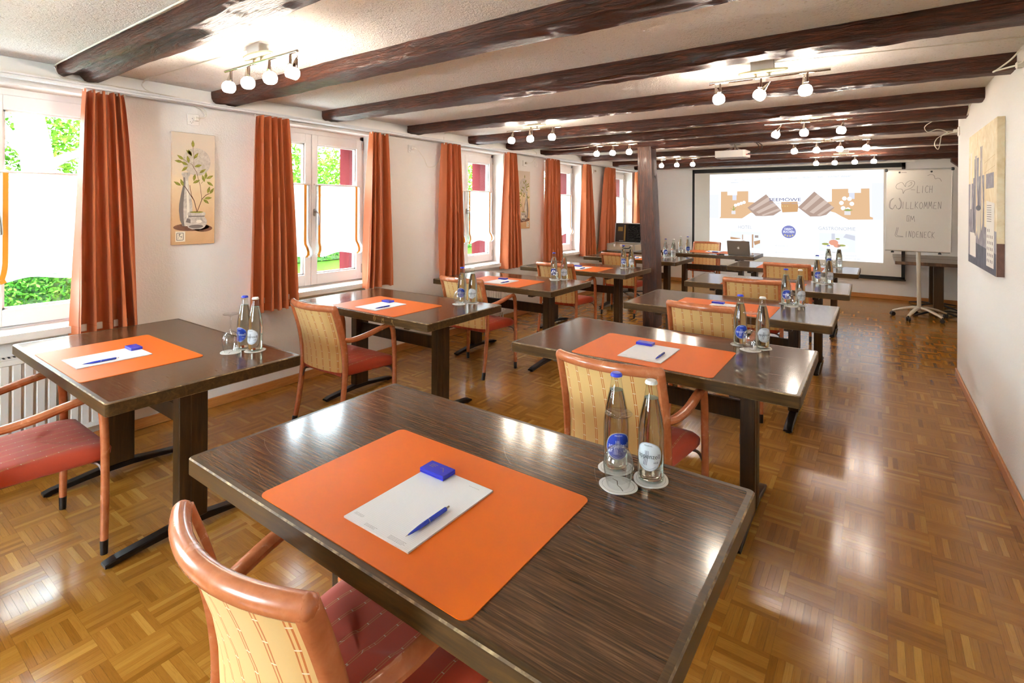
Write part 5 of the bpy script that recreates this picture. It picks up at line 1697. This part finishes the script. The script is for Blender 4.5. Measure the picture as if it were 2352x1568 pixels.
for a in (0.185, 0.690):
    MB().lathe([(0.018, 0), (0.018, 0.012), (0.010, 0.03), (0, 0.03)], 10, M=Matrix.Translation(fbd(a, bz0 - 0.036, -0.012))).build('tray_knob', BLACKP, t)
cx_, cy_ = 0.490, 8.96
cl = MB().tube([(cx_ - 0.005, cy_, 0.10), (cx_ - 0.022, cy_ - 0.03, 1.10)], 0.030, 16, sq=0.8)
cl.build('column', plain('beige_metal', 'c8bda9', 0.4, 0.2), t)
MB().box(cx_ - 0.10, cx_ + 0.06, FY + 0.030, cy_, 0.98, 1.16, c=0.006).build('board_bracket', plain('beige_metal', 'c8bda9', 0.4), t, False)
for k, (ex, ey) in enumerate(((0.195, 9.01), (0.355, 8.66), (0.715, 8.76), (0.785, 9.20), (0.46, 9.34))):
    lg = MB().tube(smooth_path([(cx_, cy_, 0.145), (cx_ + (ex - cx_) * 0.35, cy_ + (ey - cy_) * 0.35, 0.138), (cx_ + (ex - cx_) * 0.8, cy_ + (ey - cy_) * 0.8, 0.095), (ex, ey, 0.068)], 4), [0.032] * 4 + [0.026] * 4 + [0.020] * 5, 8, sq=0.7)
    lo = lg.build('base_leg', plain('beige_metal', 'c8bda9', 0.4), t)
    w = MB()
    a = math.atan2(ey - cy_, ex - cx_) + 0.6
    for s in (-1, 1):
        M = Matrix.Translation((ex, ey, 0.029)) @ Matrix.Rotation(a, 4, 'Z') @ Matrix.Rotation(R(90), 4, 'X')
        w.lathe([(0, s * 0.004), (0.026, s * 0.004), (0.029, s * 0.010), (0.029, s * 0.020), (0.024, s * 0.026), (0, s * 0.026)], 14, M=M)
    w.tube([(ex, ey, 0.029), (ex, ey, 0.072)], 0.010, 8)
    w.build('caster', BLACKP, lo)
# handwriting
PENM = plain('felt_pen_line', '6a645e', 0.6)
wr = [MB()]
def flush():
    if wr[0].v:
        wr[0].build('handwriting', PENM, t, False)
    wr[0] = MB()
def hw(pts, w=0.0042):
    wr[0].ribbon(pts, w, lambda a, b: fbd(a, b, 0.0012))
def sm2(pts, k=4):
    return [(p.x, p.y) for p in smooth_path([(a, b, 0) for a, b in pts], k)]
GL = {'L': [[(0.2, 1), (0.05, 0), (0.9, 0.02)]], 'I': [[(0.55, 1), (0.4, 0)]], 'C': [[(0.95, 0.85), (0.6, 1), (0.15, 0.7), (0.1, 0.25), (0.45, 0), (0.9, 0.12)]], 'H': [[(0.2, 1), (0.05, 0)], [(0.9, 1), (0.8, 0)], [(0.12, 0.5), (0.85, 0.52)]],
      'K': [[(0.2, 1), (0.08, 0)], [(0.9, 0.98), (0.15, 0.45), (0.85, 0)]], 'O': [[(0.5, 1), (0.1, 0.7), (0.1, 0.25), (0.45, 0), (0.85, 0.3), (0.85, 0.75), (0.5, 1)]], 'M': [[(0.0, 0), (0.2, 1), (0.45, 0.3), (0.8, 1), (0.95, 0)]],
      'E': [[(0.9, 0.95), (0.25, 0.95), (0.1, 0.05), (0.85, 0.02)], [(0.15, 0.5), (0.7, 0.52)]], 'N': [[(0.05, 0), (0.2, 1), (0.75, 0), (0.9, 1)]], 'D': [[(0.2, 1), (0.1, 0), (0.6, 0.1), (0.9, 0.5), (0.7, 0.9), (0.2, 1)]]}
def word(s, x0, x1, z0, z1):
    n = len(s); ww = (x1 - x0) / n
    rr_ = random.Random(len(s))
    for i, ch in enumerate(s):
        if i:
            flush()
        dz = rr_.uniform(-0.004, 0.004)
        for stx in GL[ch]:
            q = [(x0 + ww * (i + 0.08 + 0.8 * a), z0 + dz + (z1 - z0) * b) for a, b in stx]
            hw(sm2(q, 4) if ch in 'COD' else q)
hw(sm2([(0.302, 1.706), (0.288, 1.765), (0.235, 1.772), (0.222, 1.807), (0.243, 1.841), (0.291, 1.857), (0.325, 1.800), (0.332, 1.845), (0.372, 1.878), (0.419, 1.871), (0.423, 1.829), (0.386, 1.778), (0.325, 1.752), (0.302, 1.706)]))
hw(sm2([(0.355, 1.80), (0.392, 1.83), (0.392, 1.86), (0.375, 1.845)])); hw([(0.386, 1.758), (0.430, 1.756)])
flush(); word('LICH', 0.446, 0.622, 1.716, 1.810)
flush(); hw(sm2([(0.200, 1.644), (0.165, 1.60), (0.158, 1.52), (0.190, 1.498), (0.215, 1.55), (0.235, 1.500), (0.268, 1.510), (0.275, 1.58), (0.255, 1.640)]))
hw(sm2([(0.188, 1.640), (0.156, 1.60), (0.150, 1.515), (0.185, 1.488)])); hw(sm2([(0.262, 1.645), (0.284, 1.585), (0.278, 1.515), (0.250, 1.490)]))
flush(); word('ILLKOMMEN', 0.278, 0.715, 1.500, 1.592)
flush(); hw([(0.345, 1.405), (0.343, 1.328), (0.362, 1.327), (0.368, 1.405), (0.345, 1.405)]); flush(); word('M', 0.372, 0.436, 1.327, 1.403)
flush(); hw([(0.235, 1.240), (0.214, 1.135), (0.225, 1.114), (0.302, 1.112)]); hw([(0.250, 1.238), (0.230, 1.140), (0.242, 1.126), (0.302, 1.118)])
flush(); word('INDENECK', 0.318, 0.642, 1.110, 1.192)
flush(); hw(sm2([(0.564, 1.946), (0.596, 1.958), (0.629, 1.946), (0.644, 1.899), (0.668, 1.908), (0.693, 1.898), (0.708, 1.864)]))
flush(); hw([(0.283, 1.997), (0.338, 1.995)], 0.006)
flush()

# ------------------------------------------------------------------ open silver case
t = thing('equipment_case', 'open aluminium case lined with dark foam on the pedestal table', 'case', (0, 0, 0))
cx0, cx1, cy0, cy1 = -3.76, -3.27, 8.16, 8.50
CASE = plain('case_champagne_panel', 'c9b79a', 0.35, 0.3)
b_ = MB()
for (a, b, c, d) in ((cx0, cx1, cy0, cy0 + 0.01), (cx0, cx1, cy1 - 0.01, cy1), (cx0, cx0 + 0.01, cy0, cy1), (cx1 - 0.01, cx1, cy0, cy1)):
    b_.box(a, b, c, d, TZ + 0.004, TZ + 0.115)
b_.box(cx0, cx1, cy0, cy1, TZ + 0.004, TZ + 0.016)
b_.build('tray', CASE, t, False)
al = MB()
for z in (TZ + 0.006, TZ + 0.112):
    for p, q in (((cx0, cy0), (cx1, cy0)), ((cx1, cy0), (cx1, cy1)), ((cx1, cy1), (cx0, cy1)), ((cx0, cy1), (cx0, cy0))):
        al.tube([(p[0], p[1], z), (q[0], q[1], z)], 0.006, 6)
for p in ((cx0, cy0), (cx1, cy0), (cx0, cy1), (cx1, cy1)):
    al.tube([(p[0], p[1], TZ + 0.006), (p[0], p[1], TZ + 0.112)], 0.006, 6)
al.build('edge_profile', ALU, t)
lt = R(8)
def lid(a, b, d):
    # a across, b up from the hinge, d towards the room
    return (a, cy1 + 0.004 + b * math.sin(lt) - d * math.cos(lt), TZ + 0.120 + b * math.cos(lt) + d * math.sin(lt) * 0.0)
ld = MB()
def lbox(mb, a0, a1, b0, b1, d0, d1):
    vs = [lid(a, b, d) for d in (d0, d1) for b in (b0, b1) for a in (a0, a1)]
    mb.add(vs, [(0, 2, 3, 1), (4, 5, 7, 6), (0, 1, 5, 4), (2, 6, 7, 3), (0, 4, 6, 2), (1, 3, 7, 5)])
lbox(ld, cx0, cx1, 0, 0.345, -0.006, 0.0)
for (a0, a1, b0, b1) in ((cx0, cx0 + 0.010, 0, 0.345), (cx1 - 0.010, cx1, 0, 0.345), (cx0, cx1, 0, 0.012), (cx0, cx1, 0.333, 0.345)):
    lbox(ld, a0, a1, b0, b1, 0, 0.05)
ld.build('lid', ALU, t, False)
fo = MB()
lbox(fo, cx0 + 0.010, cx1 - 0.010, 0.012, 0.333, 0.0, 0.030)
fm = fo.build('foam_lining', plain('black_foam', '1a1614', 0.9), t, False)
eg = MB()
for i in range(12):
    for j in range(9):
        a = cx0 + 0.245 + i * 0.019 + (0.0095 if j % 2 else 0); b = 0.03 + j * 0.035
        if a > cx1 - 0.025:
            continue
        eg.add([lid(a - 0.009, b - 0.016, 0.030), lid(a + 0.009, b - 0.016, 0.030), lid(a + 0.009, b + 0.016, 0.030), lid(a - 0.009, b + 0.016, 0.030), lid(a, b, 0.042)], [(0, 1, 4), (1, 2, 4), (2, 3, 4), (3, 0, 4)])
eg.build('foam_pyramids', plain('black_foam', '1a1614', 0.9), t, False)
pc = MB()
lbox(pc, cx0 + 0.015, cx0 + 0.195, 0.02, 0.325, 0.031, 0.034)
pc.build('leaflet', plain('dark_leaflet', '2a211b', 0.35), t, False)
pc = MB()
lbox(pc, cx0 + 0.165, cx0 + 0.192, 0.03, 0.31, 0.0345, 0.035); lbox(pc, cx0 + 0.05, cx0 + 0.14, 0.20, 0.275, 0.0345, 0.0352)
pc.build('leaflet_print', plain('amber_print', '8a6a2a', 0.4), t, False)
pc = MB(); lbox(pc, cx0 + 0.08, cx0 + 0.16, 0.028, 0.036, 0.0345, 0.0352)
pc.build('leaflet_title', plain('white_print', 'd8d4cc', 0.6), t, False)
hd = MB().tube(smooth_path([(-3.46, cy0 - 0.004, TZ + 0.085), (-3.455, cy0 - 0.035, TZ + 0.06), (-3.40, cy0 - 0.045, TZ + 0.05), (-3.345, cy0 - 0.035, TZ + 0.06), (-3.34, cy0 - 0.004, TZ + 0.085)], 4), 0.009, 8)
hd.build('carry_handle', BLACKP, t)
lc = MB()
for a in (-3.62, -3.50):
    lc.box(a - 0.018, a + 0.018, cy0 - 0.012, cy0, TZ + 0.07, TZ + 0.115, c=0.002)
lc.build('latch', CHROME, t, False)

# ------------------------------------------------------------------ laptop and marker on the presenter's table
t = thing('laptop', "grey laptop seen from behind on the presenter's table", 'laptop', (-1.705, 8.56, TZ), R(-4))
LG = plain('laptop_grey', '8d8378', 0.38, 0.55)
MB().prism(rrect(0.325, 0.225, 0.012, 4), 0.002, 0.014).build('base', LG, t, False)
la_ = R(14)
li = MB()
def lp(a, b, d):
    return (a, -0.105 - b * math.sin(la_) - d * math.cos(la_), 0.016 + b * math.cos(la_) - d * math.sin(la_))
pr_ = [(a, b + 0.113) for a, b in rrect(0.325, 0.222, 0.012, 4)]
li.prism(pr_, 0.0, 0.006, fn=lambda a, b, h: lp(a, b, h))
lo = li.build('lid', LG, t, False)
ap = MB()
out = [(0.0, 0.62), (0.16, 0.68), (0.34, 0.66), (0.46, 0.52), (0.36, 0.40), (0.34, 0.22), (0.50, 0.06), (0.42, -0.16), (0.28, -0.36), (0.14, -0.36), (0.0, -0.31), (-0.14, -0.36), (-0.28, -0.34), (-0.44, -0.10), (-0.48, 0.18), (-0.42, 0.50), (-0.26, 0.66), (-0.10, 0.66)]
ap.flat([(a * 0.034, 0.108 + b * 0.034) for a, b in out], lambda a, b: lp(a, b, 0.0063))
ap.flat([(a * 0.034, 0.108 + b * 0.034) for a, b in [(0.0, 0.72), (0.04, 0.92), (0.22, 1.08), (0.20, 0.88), (0.08, 0.74)]], lambda a, b: lp(a, b, 0.0063))
ap.build('lid_emblem', plain('white_emblem', 'f4f2ee', 0.4), lo, False)
MB().tube([(-0.15, -0.108, 0.014), (0.15, -0.108, 0.014)], 0.006, 8).build('hinge', BLACKP, t)
t = thing('marker_pen', "black and red marker lying left of the laptop", 'marker', (-1.93, 8.47, TZ + 0.0075), R(70))
MB().tube([(0, 0, 0), (0, 0.085, 0)], 0.0075, 8).build('barrel', BLACKP, t)
MB().tube([(0, 0.0855, 0), (0, 0.125, 0)], 0.0078, 8).build('cap', plain('red_plug', 'b02a22', 0.4), t)

# ------------------------------------------------------------------ sockets and cables
def socket(loc, label, face='x', plug=True):
    t = thing('wall_socket', label, 'socket', loc)
    s = 1 if face == 'x' else -1
    MB().box(min(0, s * 0.010), max(0, s * 0.010), -0.040, 0.040, -0.040, 0.040, c=0.003).build('plate', WHITE, t, False)
    hl = MB()
    for a, b in ((-0.008, 0.006), (0.0, -0.004), (0.008, 0.006), (-0.020, -0.018), (-0.012, -0.026), (-0.004, -0.018)):
        hl.lathe([(0.0025, 0), (0, 0.0005)], 8, M=Matrix.Translation((s * 0.0101, a, b)) @ Matrix.Rotation(R(90 * s), 4, 'Y'))
    hl.build('pin_hole', BLACKP, t)
    if plug:
        MB().box(min(s * 0.010, s * 0.040), max(s * 0.010, s * 0.040), -0.002, 0.030, -0.010, 0.020, c=0.004).build('plug', CABLE, t, False)
socket((WX, 1.714, 2.118), 'white wall socket with plug above the first vase painting')
socket((WX, 3.845, 2.106), 'white wall socket with plug between two rust curtains')
socket((WX, 6.005, 2.105), 'white wall socket with plug above the second vase painting')
socket((WX, 6.31, 2.112), 'blank white wall plate beside the socket above the second painting', plug=False)
socket((WX, 8.19, 2.12), 'white wall socket near the last window before the case')
socket((RX, 6.02, 2.19), 'white socket with looped cables at the corner of the aisle wall', 'r')
socket((RX, 3.50, 2.21), 'white socket with plug beside the beam end on the aisle wall', 'r')
def cable(label, pts, r=0.003, mat=CABLE):
    tag(MB().tube(smooth_path(pts, 7), r, 6).build('power_cable', mat), label, 'cable', 'white cables')
cable('white cable running along the first beam and down onto the trim', [(-0.9, 0.925, 2.322), (-2.4, 0.925, 2.322), (-3.6, 0.925, 2.322), (-3.93, 0.928, 2.320), (-3.960, 0.935, 2.305), (-3.958, 0.950, 2.272), (-3.955, 1.00, 2.255), (-3.956, 1.25, 2.256), (-3.956, 1.50, 2.25), (-3.965, 1.62, 2.24), (-3.985, 1.74, 2.20), (-3.985, 1.78, 2.15), (-3.99, 1.735, 2.123)], 0.0042)
cable('white cable looping from the four-globe bar to the first socket', [(-2.62, 1.42, 2.322), (-3.2, 1.40, 2.324), (-3.80, 1.37, 2.322), (-3.955, 1.38, 2.315), (-3.958, 1.375, 2.285), (-3.950, 1.42, 2.255), (-3.945, 1.56, 2.245), (-3.95, 1.68, 2.225), (-3.96, 1.76, 2.19), (-3.975, 1.78, 2.15), (-3.99, 1.74, 2.128)])
cable('white cable hanging in a loop below the second socket', [(-3.99, 3.862, 2.110), (-3.98, 3.90, 2.10), (-3.99, 4.0, 2.02), (-4.015, 4.10, 1.93), (-3.99, 4.22, 1.98), (-3.96, 4.26, 2.14), (-3.955, 4.28, 2.26), (-3.95, 4.30, 2.32), (-3.4, 4.2, 2.322), (-2.7, 4.15, 2.322)])
cable('white cable sagging between two beams toward the timber post', [(-2.59, 5.76, 2.31), (-2.9, 5.80, 2.25), (-3.3, 5.82, 2.235), (-3.75, 5.85, 2.27), (-3.95, 6.05, 2.31), (-3.95, 6.2, 2.26), (-3.985, 6.16, 2.14), (-3.99, 6.03, 2.110)])
cable('thin white cable along the ceiling to the aisle wall', [(-0.53, 3.21, 2.322), (0.0, 3.30, 2.322), (0.40, 3.37, 2.322), (0.585, 3.42, 2.322), (0.592, 3.44, 2.28), (0.580, 3.47, 2.225), (0.56, 3.512, 2.215)])
cable('white cable loop at the aisle wall beam end beside the socket', [(0.57, 3.512, 2.215), (0.50, 3.60, 2.215), (0.505, 3.66, 2.225), (0.56, 3.64, 2.27), (0.592, 3.60, 2.31)], 0.0045)
cable('bundle of white cable hanging from the corner socket', [(0.56, 6.03, 2.185), (0.46, 6.04, 2.15), (0.43, 6.04, 2.09), (0.455, 6.04, 2.04), (0.47, 6.04, 2.10), (0.48, 6.04, 2.16), (0.52, 6.04, 2.19), (0.45, 6.03, 2.22), (0.38, 6.02, 2.20), (0.36, 5.98, 2.25), (0.45, 5.90, 2.30), (0.57, 5.85, 2.322)], 0.0035)
cable('white cable running down the aisle wall between two beam ends', [(0.59, 5.20, 2.322), (0.592, 5.36, 2.30), (0.592, 5.43, 2.27), (0.590, 5.46, 2.25)], 0.0035)
# ------------------------------------------------------------------ garden outside the windows
gd = struct(MB().box(-60, XO, -30, 60, -0.5, -0.02).build('lawn', SOILM, None, False), 'sunlit green lawn outside the windows', 'lawn')
tp = link('terrace', None)  # unseen paving, added to throw daylight up at the ceiling
struct(tp, 'pale paved terrace strip along the outside of the window wall', 'terrace')
slab = MB().box(-0.745, 0.745, -0.745, 0.745, -0.019, 0.0, c=0.006).mesh('paving_slab', plain('pale_paving', 'c9c6c0', 0.9, spec=0.1), False)
for i in range(2):
    for j in range(14):
        link('paving_slab', slab, tp, (-5.32 - 1.5 * i, -4.6 + 1.5 * j, -0.001))
rg = random.Random(11)
def leaf_mass(mb, cx, cy, cz, rx, ry, rz, n, size, shell=0.55, fl=0.0):
    for _ in range(n):
        while True:
            p = Vector((rg.uniform(-1, 1), rg.uniform(-1, 1), rg.uniform(-1, 1)))
            if shell < p.length < 1:
                break
        c = Vector((cx + p.x * rx, cy + p.y * ry, cz + p.z * rz))
        if c.z < 0.02:
            continue
        u = Vector((rg.gauss(0, 1), rg.gauss(0, 1), rg.gauss(0, 0.6))).normalized()
        w = u.cross(Vector((rg.gauss(0, 1), rg.gauss(0, 1), rg.gauss(0, 1)))).normalized()
        s = size * rg.uniform(0.6, 1.3)
        mb.add([c - u * s, c + w * s * 0.42, c + u * s, c - w * s * 0.42], [(0, 1, 2, 3)])
def tree(label, x, y, h, r, crown, mat, size, lean=0.0, branches=()):
    t = thing('garden_tree', label, 'tree', (0, 0, 0), 0, 'trees in the garden')
    tk = MB()
    pts = [(x + lean * k, y + 0.15 * math.sin(k * 1.3), -0.05 + h * k / 6) for k in range(7)]
    tk.tube(smooth_path(pts, 3), [r * (1 - 0.6 * i / 18) for i in range(19)], 10)
    for b in branches:
        tk.tube(smooth_path(b, 4), [0.09 * (1 - 0.75 * i / (4 * (len(b) - 1))) for i in range(4 * (len(b) - 1) + 1)], 7)
    tk.build('trunk', BARK, t)
    cr = MB()
    for c in crown:
        leaf_mass(cr, *c[:6], int(c[6] * 1.6), size * 0.72)
    co = cr.build('crown', mat, t, False)
    co['kind'] = 'stuff'
tree('pale-trunked tree seen through the first window', -11.2, 2.35, 7.0, 0.26, [(-12.8, 2.2, 4.6, 1.4, 3.6, 2.0, 4200), (-11.6, 4.0, 2.7, 1.6, 1.5, 1.1, 2600), (-12.2, 0.6, 2.8, 1.6, 1.5, 1.2, 2200), (-13.2, 3.0, 2.2, 1.2, 2.4, 0.9, 1800), (-12.9, 1.9, 2.9, 0.8, 2.0, 1.1, 3000)], LEAFY, 0.075, -0.03,
     [[(-11.2, 2.4, 2.0), (-10.9, 2.9, 2.35), (-10.6, 3.6, 2.2), (-10.4, 4.3, 2.5)], [(-11.2, 2.3, 2.3), (-11.0, 1.7, 3.0), (-10.8, 1.0, 3.3)], [(-11.2, 2.4, 1.6), (-10.8, 3.0, 1.9), (-10.5, 3.8, 1.75)]])
tree('bushy green tree seen through the second window', -13.0, 8.4, 5.5, 0.22, [(-13.0, 8.4, 3.2, 2.3, 2.8, 2.0, 7000), (-12.4, 7.4, 2.0, 1.5, 1.8, 1.1, 2600), (-12.6, 9.6, 2.0, 1.6, 1.8, 1.2, 2600)], LEAFY, 0.085)
tree('green tree seen through the third window', -12.4, 13.8, 6.0, 0.22, [(-12.2, 13.6, 3.6, 2.2, 2.6, 2.3, 6500), (-11.4, 12.6, 2.2, 1.4, 1.6, 1.1, 2200)], LEAFY, 0.085)
tree('green tree seen through the fourth window', -11.0, 19.0, 6.0, 0.22, [(-10.8, 18.6, 3.4, 2.2, 3.0, 2.4, 5500)], LEAFY, 0.09)
tree('broad green tree at the end of the garden', -9.5, 24.0, 6.0, 0.25, [(-9.5, 23.5, 3.4, 2.6, 3.4, 2.5, 5000)], LEAFY, 0.10)
tree('tall green tree at the garden corner', -14.5, -2.6, 6.5, 0.24, [(-14.5, -2.6, 3.9, 2.6, 3.0, 2.3, 4500)], LEAFY, 0.09)
def hedge(label, x0, x1, y0, y1, h, n):
    mb = MB()
    for _ in range(n):
        y = rg.uniform(y0, y1)
        z = rg.uniform(0.0, 1.0) ** 0.8 * h
        x = x1 + rg.gauss(0, 0.10) - 0.10 * (z / h) if rg.random() < 0.75 else rg.uniform(x0, x1)
        if rg.random() < 0.2:
            z = h + rg.gauss(0, 0.05)
            x = rg.uniform(x0, x1)
        c = Vector((x + 0.10 * noise.noise(Vector((y * 1.4, z * 2, 0))), y, max(z, 0.03)))
        u = Vector((rg.gauss(0.3, 0.7), rg.gauss(0, 1), rg.gauss(0.3, 0.8))).normalized()
        w = u.cross(Vector((rg.gauss(0, 1), rg.gauss(0, 1), rg.gauss(0, 1)))).normalized()
        s = 0.040 * rg.uniform(0.6, 1.3)
        mb.add([c - u * s, c + w * s * 0.4, c + u * s, c - w * s * 0.4], [(0, 1, 2, 3)])
    t = thing('garden_hedge', label, 'hedge', (0, 0, 0))
    MB().box(x0 + 0.05, x1 - 0.12, y0, y1, 0, h - 0.06).build('hedge_core', plain('hedge_inside', '24401a', 0.95), t, False)
    mb.build('foliage', LEAFD, t, False)['kind'] = 'stuff'
hedge('clipped dark green hedge outside the first window', -11.0, -10.0, -1.5, 4.6, 1.45, 42000)
hedge('low green shrubbery at the back of the lawn', -13.2, -12.2, 5.0, 16.0, 1.15, 26000)
